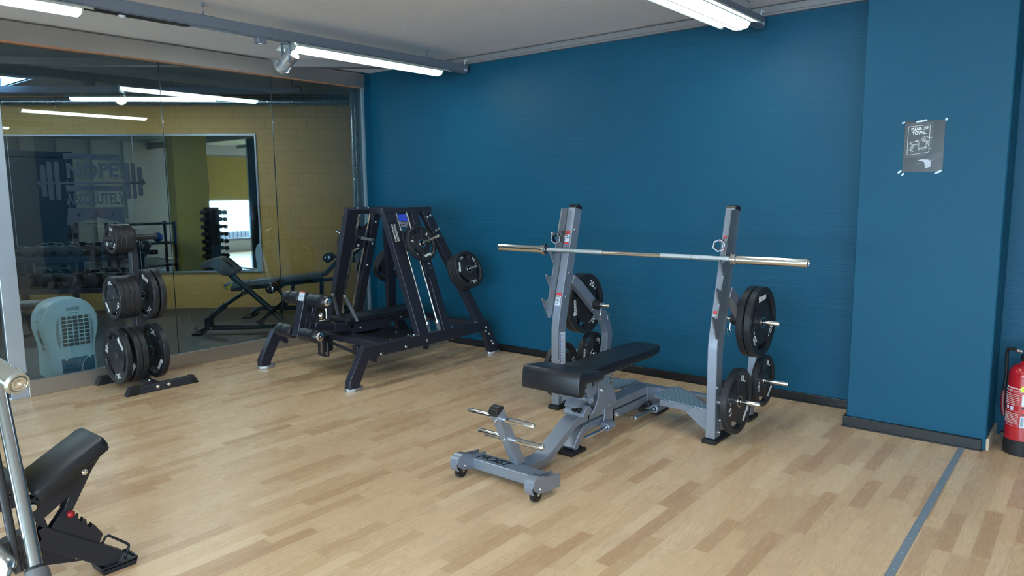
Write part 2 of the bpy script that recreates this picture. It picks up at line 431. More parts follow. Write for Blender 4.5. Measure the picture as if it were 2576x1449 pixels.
def joinmesh(name, objs, parent=None):
    """merge text meshes of one part into one mesh"""
    bm = bmesh.new(); mats = []
    for o in objs:
        bm2 = bmesh.new(); bm2.from_mesh(o.data); tmp = bpy.data.meshes.new('t'); bm2.to_mesh(tmp); bm2.free()
        k = len(mats); mats.append(o.data.materials[0])
        n0 = len(bm.faces); bm.from_mesh(tmp); bm.faces.ensure_lookup_table()
        for f in bm.faces[n0:]: f.material_index = k
        bpy.data.meshes.remove(tmp)
    me = bpy.data.meshes.new(name); bm.to_mesh(me); bm.free()
    for m in mats: me.materials.append(m)
    p = objs[0].parent
    for o in objs: bpy.data.objects.remove(o)
    o = bpy.data.objects.new(name, me); COL.objects.link(o); o.parent = p; return o
def copy_tree(o, parent=None):
    c = o.copy(); COL.objects.link(c); c.parent = parent
    for ch in list(o.children): copy_tree(ch, c)
    return c
# ================================================================ ROOM SHELL
CZ = 2.80; WY = 5.26; GX = -6.30
A44 = math.radians(44.0)
UX = Vector((math.cos(A44), math.sin(A44), 0)); NX = Vector((math.sin(A44), -math.cos(A44), 0)); W0 = Vector((-9.587, 4.657, 0))
def WP(u, off, z): return W0 + UX*u + NX*off + Vector((0, 0, z))
# frame whose local x runs along the diagonal wall, local y into the room, local z up
def wallframe(u, off, z=0.0):
    o = WP(u, off, z)
    return o, math.radians(44.0)

b = B(); b.box(-6.30, 4.0, -4.0, 5.40, -0.10, 0.0); struct('floor', b, FLOORM)
b = B(); b.prism([(-13.0, -4.0), (-6.30, -4.0), (-6.30, 5.26), (-6.38, 8.0), (-13.0, 8.0)], -0.10, 0.0, 'z'); struct('floor', b, RUBFLOOR)
b = B(); b.box(-6.37, 4.0, -4.0, 5.40, CZ, CZ+0.12); struct('ceiling', b, CEILM)
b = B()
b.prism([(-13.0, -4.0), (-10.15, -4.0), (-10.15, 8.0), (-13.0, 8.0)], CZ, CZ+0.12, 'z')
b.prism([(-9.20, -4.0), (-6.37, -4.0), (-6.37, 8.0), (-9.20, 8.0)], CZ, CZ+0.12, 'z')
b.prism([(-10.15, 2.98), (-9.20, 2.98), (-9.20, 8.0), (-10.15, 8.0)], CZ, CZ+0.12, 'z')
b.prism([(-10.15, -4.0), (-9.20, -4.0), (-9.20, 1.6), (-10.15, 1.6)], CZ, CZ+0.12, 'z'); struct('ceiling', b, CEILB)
b = B(); b.box(-6.37, 0.0, WY, WY+0.20, 0, CZ+0.10); b.box(0.0, 4.0, 5.31, 5.46, 0, CZ+0.1); b.box(-0.45, 0.05, 5.30, 5.46, 0, CZ+0.1); struct('wall_back', b, BLUEW)
b = B(); b.box(-1.208, -0.445, 4.872, 5.40, 0, CZ+0.05, 0.006); struct('wall_pillar', b, BLUEP)
b = B(); b.box(-6.38, -6.275, 5.170, 5.262, 0, 2.80); struct('wall_jamb', b, BLUEW)
b = B(); b.box(-6.31, -6.272, 5.145, 5.170, 0.12, 2.645); struct('trim_1', b, simple('jamb_grey_blue', (0.16, 0.24, 0.30), 0.5))
b = B(); b.box(4.0, 4.15, -4.0, 5.46, 0, CZ+0.1); struct('wall_right', b, WWALL)
# rear wall of the training room with a wide window and half lowered blinds
b = B(); b.box(-6.3, 4.15, -4.15, -4.0, 0, 0.30); b.box(-6.3, 4.15, -4.15, -4.0, 2.55, CZ+0.1); b.box(-6.3, -5.6, -4.15, -4.0, 0.30, 2.55); b.box(3.70, 4.15, -4.15, -4.0, 0.30, 2.55)
struct('wall_rear', b, WWALL)
wn = B()
for k in range(6): wn.box(-5.6+k*1.85, -5.55+k*1.85, -4.10, -4.03, 0.30, 2.55, 0.004)
wn.box(-5.6, 3.7, -4.10, -4.03, 0.30, 0.36, 0.004); wn.box(-5.6, 3.7, -4.10, -4.03, 2.50, 2.55, 0.004)
win = struct('window_1', wn, ALU)
b = B(); b.box(-5.58, 3.68, -4.085, -4.075, 0.36, 2.50); gp = obj('window_pane', b, CLEARG, win)
b = B()
b.box(-5.55, -3.76, -4.02, -4.01, 1.35, 2.52)
b.box(-3.70, -1.92, -4.02, -4.01, 1.35, 2.52); obj('roller_blind', b, simple('yellow_blind', (0.50, 0.36, 0.05), 0.7), win)
b = B(); b.box(-9.0, 8.0, -6.1, -6.0, 0.45, 5.0); struct('sky_panel', b, SKYP)     # glowing panel added outside as overcast sky, daylight for the window
b = B(); b.box(-9.0, 8.0, -6.0, -4.3, -0.05, 0.0); props(obj('lawn', b, GREEN), 'green lawn outside the rear window', 'lawn', kind='stuff')
b = B()
for i in range(60): b.box(-5.6+i*0.12, -5.585+i*0.12, -4.9, -4.885, 0, 1.0)
b.box(-5.6, 1.6, -4.91, -4.88, 0.96, 1.0); b.box(-5.6, 1.6, -4.91, -4.88, 0.1, 0.14); props(obj('garden_fence', b, BLACKP), 'dark bar fence on the lawn outside the rear window', 'fence')

# skirting
b = B(); b.box(-6.27, -1.208, 5.238, WY, 0, 0.062, 0.003); b.box(-6.27, -1.208, 5.228, WY, 0, 0.008); struct('baseboard_back', b, BASEM)
b = B(); b.box(-1.222, -0.462, 4.846, 4.872, 0, 0.068, 0.003); b.box(-1.225, -0.460, 4.836, 4.872, 0, 0.008); b.box(-1.222, -1.208, 4.85, 5.24, 0, 0.068); struct('baseboard_pillar', b, BASEM)
b = B(); b.box(-0.445, -0.428, 4.874, 5.30, 0, 0.072, 0.004); b.box(-0.428, 0.9, 5.283, 5.30, 0, 0.072, 0.004); struct('baseboard_recess', b, PALEWOOD)
b = B(); b.prism([(-0.574, 1.5), (-0.541, 1.5), (-0.541, 4.845), (-0.549, 4.858), (-0.566, 4.858), (-0.574, 4.845)], 0.0, 0.004, 'z', 0.0012); st = struct('trim_3', b, simple('aluminium_strip', (0.34, 0.39, 0.45), 0.45, 0.5))
b = B()
for i in range(19): b.bolt((-0.5575, 4.845-0.16*i, 0.0035), (0, 0, 1), 0.004)
obj('screw', b, ZINC, st)

# cable channel on the wall top and the diagonal channel on the ceiling
b = B(); b.prism([(5.26, 2.728), (5.225, 2.728), (5.225, 2.742), (5.215, 2.745), (5.215, 2.785), (5.26, 2.80)], -5.25, -1.208, 'x', 0.002)
b.beam((-5.19, 5.24, 2.765), (-5.24, 5.19, 2.765), 0.05, 0.06)
struct('trim_4', b, TRIMG)
b = B(); b.beam((-8.6, 1.78, 2.765), (-5.20, 5.225, 2.765), 0.10, 0.07, bev=0.002); struct('trim_5', b, TRIMG)

# ---- glass partition
b = B(); b.box(GX+0.005, GX+0.035, 1.80, 5.18, 2.643, 2.785, 0.002); b.box(GX-0.09, GX+0.004, 1.80, 5.18, 2.655, 2.785)
b.box(GX+0.005, GX+0.035, -4.0, 1.80, 2.643, 2.785, 0.002)
struct('trim_6', b, STEEL)
b = B(); b.box(GX-0.03, GX+0.034, 1.95, 5.18, 2.634, 2.643); b.box(GX-0.03, GX+0.045, -4, 2.40, 2.628, 2.6425); struct('trim_7', b, WOODT)
b = B(); b.box(GX+0.005, GX+0.045, 1.815, 5.24, 0.0, 0.125, 0.003); b.box(GX-0.05, GX+0.004, 1.815, 5.24, 0.0, 0.10); struct('trim_8', b, STEEL)
b = B(); b.box(GX+0.006, GX+0.030, 1.70, 1.815, 0.0, 2.643, 0.003); b.box(GX-0.05, GX+0.006, 1.705, 1.81, 0.0, 2.643); struct('trim_9', b, simple('daylit_steel_column', (0.52, 0.60, 0.72), 0.30, 0.6, var=0.12, vs=4))  # bluish daylight on the stainless column is put into its colour
b = B(); b.box(GX-0.03, GX+0.03, -4.0, 1.70, 0.0, 0.018, 0.002); struct('trim_10', b, simple('white_threshold', (0.75, 0.80, 0.82), 0.4))
ys = [1.815, 3.0, 4.065, 5.165]
for i in range(3):
    b = B(); b.box(GX-0.006, GX+0.002, ys[i]+0.003, ys[i+1]-0.003, 0.10, 2.655)
    g = struct('window_%d' % (i+2), b, GLASS)
    b = B(); b.box(GX-0.0065, GX+0.003, ys[i+1]-0.004, ys[i+1]-0.0005, 0.12, 2.643); obj('pane_edge', b, GLASSED, g)
b = B(); b.box(GX-0.006, GX+0.002, 0.60, 1.695, 0.02, 2.64); struct('door_1', b, GLASS)

# ---- back room walls
b = B(); b.box(-4.4, 4.2, 0.0, 0.20, 0, CZ+0.1)
struct('wall_diagonal', b, YBLOCK, rot=(0, 0, A44), loc=W0)
b = B(); b.box(-13.2, -6.30, -4.15, -4.0, 0, CZ+0.1); struct('wall_far', b, WWALL)
b = B(); b.box(-0.1, 5.0, 0, 0.15, 0, CZ+0.1); struct('wall_left', b, WBLOCK, rot=(0, 0, math.radians(90)), loc=(-12.6, -4.0, 0))
b = B(); b.box(-6.37, -6.25, 5.46, 8.0, 0, CZ+0.1); struct('wall_behind', b, WWALL)
b = B(); b.box(-0.30, 0.30, -0.30, 0.30, 0, CZ); struct('wall_column', b, YPAINT, loc=(-7.35, 0.25, 0), rot=(0, 0, math.radians(12)))
b = B(); b.box(-10.15, -9.20, 1.6, 2.98, CZ+0.012, CZ+0.02); sk = struct('window_5', b, SKYL)
b = B(); b.box(-10.17, -10.15, 1.6, 2.98, CZ-0.01, CZ+0.30); b.box(-9.20, -9.18, 1.6, 2.98, CZ-0.01, CZ+0.30); b.box(-10.17, -9.18, 2.98, 3.0, CZ-0.01, CZ+0.30); b.box(-10.17, -9.18, 1.58, 1.6, CZ-0.01, CZ+0.30)
obj('window_frame', b, simple('skylight_frame', (0.35, 0.42, 0.46), 0.5), sk)
# panelling on the far white wall
b = B()
for i in range(9): b.box(-12.5+i*0.7, -12.43+i*0.7, -4.0, -3.94, 0, CZ)
for z in (0.9, 1.8): b.box(-12.6, -6.4, -4.0, -3.95, z, z+0.07)
struct('trim_11', b, WWALL)

# ---- mirror on the diagonal wall (three sheets in an aluminium frame) + vinyl motif
mr = thing('wall_mirror', 'large wall mirror with thin aluminium frame on the yellow block wall', 'mirror', W0, rot=(0, 0, A44), local=True)
def MB(): return B()
b = B(); b.box(-3.6, 1.07, -0.016, -0.004, 0.50, 2.30); obj('mirror_sheet', b, MIRROR, mr)
b = B(); b.box(-3.62, 1.09, -0.024, -0.002, 2.288, 2.318, 0.002); b.box(-3.62, 1.09, -0.028, -0.002, 0.485, 0.507, 0.002); b.box(1.066, 1.09, -0.022, -0.002, 0.49, 2.31, 0.002)
for u in (-2.04, -0.49): b.box(u-0.003, u+0.003, -0.0175, -0.004, 0.5, 2.3)
obj('mirror_frame', b, ALU, mr)
# motif cut from matt vinyl: banner, barbell, words, stars
DY = -0.0185
def vx(pts, b): b.prism(pts, DY, DY+0.0015, 'y')
b = B()
vx([(-1.37, 2.075), (-0.66, 2.045), (-0.66, 1.975), (-1.36, 2.00)], b)
vx([(-1.72, 1.712), (-0.36, 1.700), (-0.36, 1.672), (-1.72, 1.680)], b)
for u0, u1, z0, z1 in ((-1.668, -1.604, 1.515, 1.922), (-1.585, -1.520, 1.473, 1.968), (-1.492, -1.430, 1.472, 1.968), (-0.605, -0.549, 1.480, 1.940), (-0.528, -0.476, 1.480, 1.940), (-0.452, -0.396, 1.515, 1.893)):
    vx([(u0+0.012, z0), (u1-0.012, z0), (u1, z0+0.015), (u1, z1-0.015), (u1-0.012, z1), (u0+0.012, z1), (u0, z1-0.015), (u0, z0+0.015)], b)
for u0, u1 in ((-1.70, -1.66), (-0.40, -0.37)): vx([(u0, 1.655), (u1, 1.655), (u1, 1.735), (u0, 1.735)], b)
vx([(-1.37, 1.655), (-0.65, 1.645), (-0.655, 1.578), (-1.36, 1.582)], b)
vx([(-1.36, 1.370), (-0.66, 1.372), (-0.655, 1.160), (-0.997, 1.235), (-1.39, 1.142)], b)
decal = obj('vinyl_motif', b, PINK, mr)
def dt(s, size, u, z, m, sx=1.0, sh=0.0, bold=0.0, dy=0.0):
    return textmesh('vinyl_text', s, size, m, frame((u, DY+0.0008-dy, z), (1, 0, 0), (0, 0, 1)), mr, 0.0008, bold, shear=sh, sx=sx)
DARKV = simple('dark_vinyl', (0.012, 0.016, 0.026), 0.5)
ts = [dt('WILL IT BE EASY?', 0.082, -1.01, 2.025, DARKV, 0.95, 0.25, 0.0, 0.0016), dt('NOPE!', 0.255, -0.985, 1.845, PINK, 0.98, 0, 0.008), dt('WORTH IT?', 0.066, -1.0, 1.618, DARKV, 1.1, 0.25, 0.0, 0.0016), dt('ABSOLUTELY', 0.20, -1.0, 1.475, PINK, 0.62, 0, 0.004)]
joinmesh('vinyl_words', ts)
b = B()
for u in (-1.23, -1.005, -0.80):
    vx([(u + (0.034 if k % 2 == 0 else 0.014)*math.sin(k*PI/5), 1.275 + (0.034 if k % 2 == 0 else 0.014)*math.cos(k*PI/5)) for k in range(10)], b)
b2 = obj('vinyl_star', b, DARKV, mr); b2.data.transform(Matrix.Translation((0, -0.0016, 0)))

# ---- ventilation ducts (spiral seam)
def spiral_duct(name, label, p0, p1, r, pitch):
    b = B(); p0 = Vector(p0); p1 = Vector(p1); d, u, v = basis(p1-p0); L = (p1-p0).length
    b.cyl(p0, p1, r, 24)
    k = int(L/pitch*14)
    b.tube([p0 + d*(L*i/k) + u*math.cos(2*PI*i/14)*r + v*math.sin(2*PI*i/14)*r for i in range(k+1)], 0.0035, 5)
    o = obj(name, b, GALV, None, at=p0); props(o, label, 'duct'); return o
d1 = spiral_duct('ventilation_duct', 'upright galvanised spiral duct beside the blue wall behind the glass', (-6.85, 5.50, 0.0), (-6.85, 5.50, 2.79), 0.052, 0.16)
b = B(); b.lathe((-6.85, 5.50, 1.80), (0, 0, 1), [(0, 0.056), (0.02, 0.056)], 24); b.cyl((-6.80, 5.48, 1.81), (-6.60, 5.44, 1.81), 0.006, 8); obj('pipe_clamp', b, ZINC, d1)
d2 = spiral_duct('ventilation_duct', 'horizontal galvanised spiral duct under the ceiling of the back room', WP(-3.6, 0.12, 2.715), WP(2.62, 0.12, 2.715), 0.055, 0.18)
b = B()
for u in (-1.35, 0.30, 1.30): 
    b.lathe(WP(u, 0.12, 2.715)-UX*0.012, UX, [(0, 0.059), (0.024, 0.059)], 20); b.cyl(WP(u, 0.12, 2.62), WP(u, 0.12, 2.80), 0.006, 8)
obj('pipe_clamp', b, ZINC, d2)

# ================================================================ LIGHTS
def fixture(name, label, rot, loc, tube, wing, group='linear ceiling lights'):
    """linear luminaire, local y along the tube, 1.53 m, origin at the middle of the underside"""
    t = thing(name, label, 'ceiling light', loc, group, (0, 0, rot), True)
    L = 0.765
    # curved reflector, open below, thin sheet with thickness
    prof = [(0.142*math.cos(math.radians(a)), 0.004+0.040*math.sin(math.radians(a))) for a in range(5, 176, 17)]; inner = [(x*0.985, z-0.0025) for x, z in prof]
    b = B(); b.prism(prof + inner[::-1], -L-0.03, L+0.04, 'y'); obj('reflector', b, FIXT, t)
    b = B()
    for s in (-1, 1):
        b.prism([(s*0.135, 0.008), (s*0.138, 0.012), (s*0.070, 0.030), (s*0.068, 0.024)], -L, L, 'y')
    obj('glare_wing', b, wing, t)
    b = B()
    b.prism([(-0.072, 0.020), (-0.052, -0.012), (-0.004, -0.022), (-0.004, 0.03), (-0.06, 0.03)], -L, L, 'y')
    b.prism([(0.072, 0.020), (0.052, -0.012), (0.004, -0.022), (0.004, 0.03), (0.06, 0.03)], -L, L, 'y')
    obj('diffuser', b, tube, t)
    b = B(); b.box(-0.004, 0.004, -L, L, -0.024, 0.03); b.box(-0.076, -0.070, -L, L, 0.016, 0.032); b.box(0.070, 0.076, -L, L, 0.016, 0.032); obj('divider', b, RAILM, t)
    b = B()
    for s in (-1, 1): b.prism([(-0.074, 0.02), (-0.054, -0.014), (0, -0.024), (0.054, -0.014), (0.074, 0.02), (0.05, 0.042), (-0.05, 0.042)], s*L, s*(L+0.010), 'y'); b.box(-0.02, 0.02, s*(L-0.10)-0.02, s*(L-0.10)+0.02, 0.04, 0.056)
    obj('end_cap', b, FIXT, t)
    return t
def rail(label, x, y0, y1, hangers, cable=True):
    t = thing('lighting_rail', label, 'rail', (x, y1, 2.63), 'suspended lighting rails')
    b = B(); b.box(x-0.030, x+0.030, y0, y1, 2.640, 2.712, 0.003); b.box(x-0.020, x+0.020, y0, y1-0.02, 2.632, 2.641); obj('rail_body', b, RAILM, t)
    b = B(); b.box(x+0.0295, x+0.0312, y1-0.05, y1-0.015, 2.655, 2.672); obj('end_label', b, LABELW, t)
    for hy in hangers:
        b = B(); b.cyl((x, hy, 2.735), (x, hy, 2.80), 0.0018, 6); b.cyl((x, hy, 2.775), (x, hy, 2.80), 0.010, 12); b.cyl((x, hy, 2.716), (x, hy, 2.742), 0.007, 10, r1=0.004); b.box(x-0.02, x+0.02, hy-0.07, hy+0.07, 2.710, 2.7165, 0.002)
        obj('hanger', b, RAILM, t)
    if cable:
        b = B(); b.tube([(x+0.005, 5.215, 2.755), (x+0.004, 5.19, 2.760), (x, y1-0.01, 2.745), (x, y1-0.012, 2.70)], 0.006, 8); obj('feed_cable', b, LABELW, t)
    return t
RX = (-4.80, -1.975, 0.85)
rail('long grey lighting rail nearer the glass wall', RX[0], -2.5, 5.19, (0.4, 2.61, 4.69))
rail('grey lighting rail nearer the blue pillar', RX[1], -2.5, 5.19, (1.0, 3.0, 4.95))
rail('grey lighting rail on the right side of the room', RX[2], -2.5, 4.9, (1.0, 3.0, 4.6), False)
fixture('ceiling_light', 'lit linear ceiling light in the middle, beside the spotlight', 0, (RX[0], 4.045, 2.590), TUBEM, WINGM)
fixture('ceiling_light', 'lit linear ceiling light cut off at the upper left corner', 0, (RX[0], 1.06, 2.590), TUBEM, WINGM)
fixture('ceiling_light', 'lit linear ceiling light at the top right, next to the blue wall', 0, (RX[1], 4.045, 2.590), TUBEM, WINGM)
fixture('ceiling_light', 'lit linear ceiling light over the camera on the right rail', 0, (RX[1], 1.06, 2.590), TUBEM, WINGM)
fixture('ceiling_light', 'lit linear ceiling light on the rightmost rail', 0, (RX[2], 3.2, 2.590), TUBEM, WINGM)
fixture('ceiling_light', 'lit linear ceiling light at the rear of the rightmost rail', 0, (RX[2], 0.0, 2.590), TUBEM, WINGM)
fixture('ceiling_light', 'lit linear ceiling light of the back room seen through the glass', A44-PI/2, WP(0.30, 1.5, 2.575), TUBEB, simple('lamp_wing_back', (0.5, 0.6, 0.56), 0.5), 'back room ceiling lights')
fixture('ceiling_light', 'lit linear ceiling light of the back room left of the view', A44-PI/2, WP(-2.6, 1.9, 2.575), TUBEB, MATS['lamp_wing_back'], 'back room ceiling lights')
t = thing('lighting_rail', 'grey lighting rail of the back room parallel to the yellow wall', 'rail', WP(-2, 1.5, 2.70))
b = B(); b.beam(WP(-4.0, 1.5, 2.675), WP(2.0, 1.5, 2.675), 0.06, 0.07); obj('rail_body', b, RAILM, t)
b = B()
for u in (-1.2, 0.6, 1.9): b.cyl(WP(u, 1.5, 2.70), WP(u, 1.5, 2.80), 0.004, 6); b.beam(WP(u-0.07, 1.5, 2.714), WP(u+0.07, 1.5, 2.714), 0.04, 0.006)
obj('hanger', b, RAILM, t)
# small things clipped under the rail
t = thing('rail_sensor', 'small grey box sensor under the lighting rail left of the spotlight', 'sensor', (-4.80, 3.03, 2.60))
b = B(); b.box(-4.828, -4.772, 2.995, 3.065, 2.592, 2.633, 0.003); obj('sensor_body', b, RAILM, t)
b = B(); b.cyl((-4.80, 3.03, 2.588), (-4.80, 3.03, 2.593), 0.020, 16); obj('sensor_lens', b, LABELW, t)
t = thing('motion_sensor', 'round white sensor dome in a dark strip under the lighting rail', 'sensor', (-4.80, 2.10, 2.62))
b = B(); b.box(-4.822, -4.778, 1.62, 2.50, 2.622, 2.633); obj('adapter_strip', b, BLACKP, t)
b = B(); b.sphere((-4.80, 2.08, 2.622), 0.022, (1, 1, 0.7)); obj('sensor_dome', b, LABELW, t)
# track spotlight
sp0 = Vector((-4.785, 3.290, 2.560)); sd = Vector((-0.165, -0.035, -0.130)).normalized()
t = thing('track_spotlight', 'silver cylindrical track spotlight hanging under the lighting rail', 'spotlight', sp0)
b = B()
b.lathe(sp0, sd, [(0, 0.050), (0.002, 0.052), (0.095, 0.052)] + [(0.095+0.007*i+e, 0.052 - (0.003 if e else 0)) for i in range(7) for e in (0, 0.004)] + [(0.146, 0.052), (0.147, 0.058), (0.172, 0.058), (0.172, 0.048), (0.150, 0.046)], 32)
obj('lamp_housing', b, simple('satin_aluminium', (0.45, 0.48, 0.52), 0.32, 0.7), t)
b = B(); b.cyl(sp0+sd*0.150, sp0+sd*0.154, 0.045, 24); obj('lamp_lens', b, SPOTM, t)
b = B()
for s in (-1, 1):
    q = sp0 + sd*0.03 + Vector((0, 1, 0)).cross(sd).normalized()*0
    x = -4.86 if s < 0 else -4.77
    b.prism([(3.235, 2.632), (3.262, 2.632), (3.262, 2.49), (3.248, 2.48), (3.235, 2.49)], x-0.002, x+0.002, 'x', 0.001)
b.box(-4.862, -4.768, 3.23, 3.27, 2.624, 2.634); b.cyl((-4.87, 3.25, 2.50), (-4.76, 3.25, 2.50), 0.006, 10)
obj('swivel_bracket', b, RAILM, t)
# ================================================================ WEIGHT PLATES
def plate_mesh(R, T, name):
    """tri-grip rubber plate, axis local z, centred"""
    bm = bmesh.new(); n = 96
    rr = [0.026, 0.040, 0.20*R/0.2*0.2/0.2 if False else max(0.052, 0.27*R), max(0.062, 0.33*R), 0.60*R, 0.63*R, 0.79*R, 0.83*R, 0.86*R, 0.97*R, R]
    H = T/2
    def slot(i):
        a = (i+0.5)*360.0/n; k = a % 120
        return 2 < k < 58
    def lobe(i):
        a = (i % n)*360.0/n; k = a % 120
        return not (k <= 62 or k >= 117)
    def h(j, i):
        if j <= 1: return H*0.82
        if j == 2: return H*0.78
        if j == 3: return H*0.62
        if j in (4, 5, 6): return H*0.80 if lobe(i) else H*0.50
        if j == 7: return H*0.80 if lobe(i) else H*0.62
        if j == 8: return H*0.97
        if j == 9: return H
        return H*0.80
    V = {}
    for j, r in enumerate(rr):
        for i in range(n):
            a = 2*PI*i/n; z = h(j, i)
            for s in (1, -1): V[j, i, s] = bm.verts.new((r*math.cos(a), r*math.sin(a), s*z))
    m = len(rr)
    hole = lambda j, i: j in (5,) and slot(i % n) and True
    for j in range(m-1):
        for i in range(n):
            k = (i+1) % n
            if hole(j, i): continue
            for s in (1, -1):
                q = (V[j, i, s], V[j+1, i, s], V[j+1, k, s], V[j, k, s])
                bm.faces.new(q if s > 0 else q[::-1])
    for i in range(n):
        k = (i+1) % n
        bm.faces.new((V[m-1, i, 1], V[m-1, i, -1], V[m-1, k, -1], V[m-1, k, 1])); bm.faces.new((V[0, i, 1], V[0, k, 1], V[0, k, -1], V[0, i, -1]))
        if slot(i):
            bm.faces.new((V[5, i, 1], V[5, k, 1], V[5, k, -1], V[5, i, -1])); bm.faces.new((V[6, i, 1], V[6, i, -1], V[6, k, -1], V[6, k, 1]))
            if not slot(i-1): bm.faces.new((V[5, i, 1], V[5, i, -1], V[6, i, -1], V[6, i, 1]))
            if not slot(k): bm.faces.new((V[5, k, 1], V[6, k, 1], V[6, k, -1], V[5, k, -1]))
    bmesh.ops.recalc_face_normals(bm, faces=bm.faces)
    me = bpy.data.meshes.new(name); bm.to_mesh(me); bm.free(); me.materials.append(PLATEM)
    me.shade_smooth()
    try: me.set_sharp_from_angle(angle=math.radians(28))
    except Exception: pass
    return me
PROTO = {}
def make_plate(kg, R, T):
    o = bpy.data.objects.new('weight_plate', plate_mesh(R, T, 'weight_plate')); COL.objects.link(o); o['_local'] = 1
    b = B()
    for s in (1, -1): b.lathe((0, 0, s*T*0.33), (0, 0, s), [(0, 0.027), (T*0.13, 0.027), (T*0.13, 0.036), (0, 0.036)], 28, closed=True)
    obj('hub_ring', b, ZINC, o)
    ts = []
    for s in (1, -1):
        for a, word in ((90, 'fitcom'), (210, kg), (330, kg)):
            # lobe centres at 90, 210, 330 degrees
            a2 = math.radians(a if s > 0 else 180-a)
            c = Vector((math.cos(a2), math.sin(a2), 0)); rad = 0.71*R if word == 'fitcom' else 0.69*R
            up_ = c if word != 'fitcom' else c
            xax = Vector((up_.y, -up_.x, 0)) if s > 0 else Vector((-up_.y, up_.x, 0))
            f = frame(c*rad + Vector((0, 0, s*(T/2*0.80+0.0006))), xax, up_)
            if word == 'fitcom': ts.append(textmesh('x', word, 0.235*R, WHITE, f, o, 0.0006, 0.012*R, sx=0.86))
            else:
                ts.append(textmesh('x', word, 0.25*R, WHITE, f, o, 0.0006, 0.004*R, sx=1.15))
                f2 = frame(c*(rad-0.07*R) + xax*(0.215*R) + Vector((0, 0, s*(T/2*0.80+0.0006))), xax, up_)
                ts.append(textmesh('x', 'KG', 0.07*R, WHITE, f2, o, 0.0006))
    t = joinmesh('lettering', ts); t['_local'] = 1; t['label'] = 'white fitcom and weight lettering'
    return o
SPEC = {'20': (0.225, 0.044), '15': (0.203, 0.044), '10': (0.170, 0.040), '10s': (0.172, 0.038), '5': (0.158, 0.036), '2.5': (0.112, 0.036)}
used = {}
def plate(kind, c, axis, roll, label, group):
    kg = kind.replace('s', '')
    if kind not in PROTO:
        PROTO[kind] = make_plate(kg, *SPEC[kind]); o = PROTO[kind]
    else: o = copy_tree(PROTO[kind])
    z = Vector(axis).normalized(); upv = Vector((0, 0, 1)); y = (upv - z*upv.dot(z)).normalized(); x = y.cross(z)
    m = Matrix(((x.x, y.x, z.x, 0), (x.y, y.y, z.y, 0), (x.z, y.z, z.z, 0), (0, 0, 0, 1))) @ Matrix.Rotation(math.radians(roll), 4, 'Z')
    o.rotation_euler = m.to_euler(); o.location = c
    return props(o, label, 'weight plate', group)

# ================================================================ SILVER OLYMPIC BENCH RACK
XC = -2.335
rk = thing('bench_press_rack', 'silver bench press rack with black padded bench and two upright posts', 'bench press rack', (XC, 3.9, 0))
post = [(4.015, 0.028), (4.015, 0.57), (4.019, 0.61), (4.028, 0.66), (4.222, 1.411), (4.306, 1.392), (4.160, 0.800), (4.118, 0.62), (4.106, 0.56), (4.105, 0.028)]
hook = [(4.150, 1.404), (4.069, 1.110), (4.084, 1.100), (4.052, 1.092), (4.036, 1.096), (4.018, 1.112), (4.004, 1.120), (4.000, 1.114), (4.056, 1.017),
        (4.036, 0.945), (4.026, 0.936), (4.006, 0.940), (3.966, 0.957), (3.959, 0.951), (4.011, 0.857), (3.991, 0.782), (3.981, 0.773), (3.962, 0.777), (3.922, 0.797), (3.915, 0.791),
        (3.987, 0.650), (4.005, 0.648), (4.060, 0.70), (4.235, 1.38), (4.222, 1.405)]
strutc = [(4.205, 0.905), (4.30, 0.845), (4.512, 0.670), (4.58, 0.615), (4.63, 0.565), (4.672, 0.510), (4.695, 0.460), (4.701, 0.42), (4.690, 0.35), (4.655, 0.22), (4.618, 0.028)]
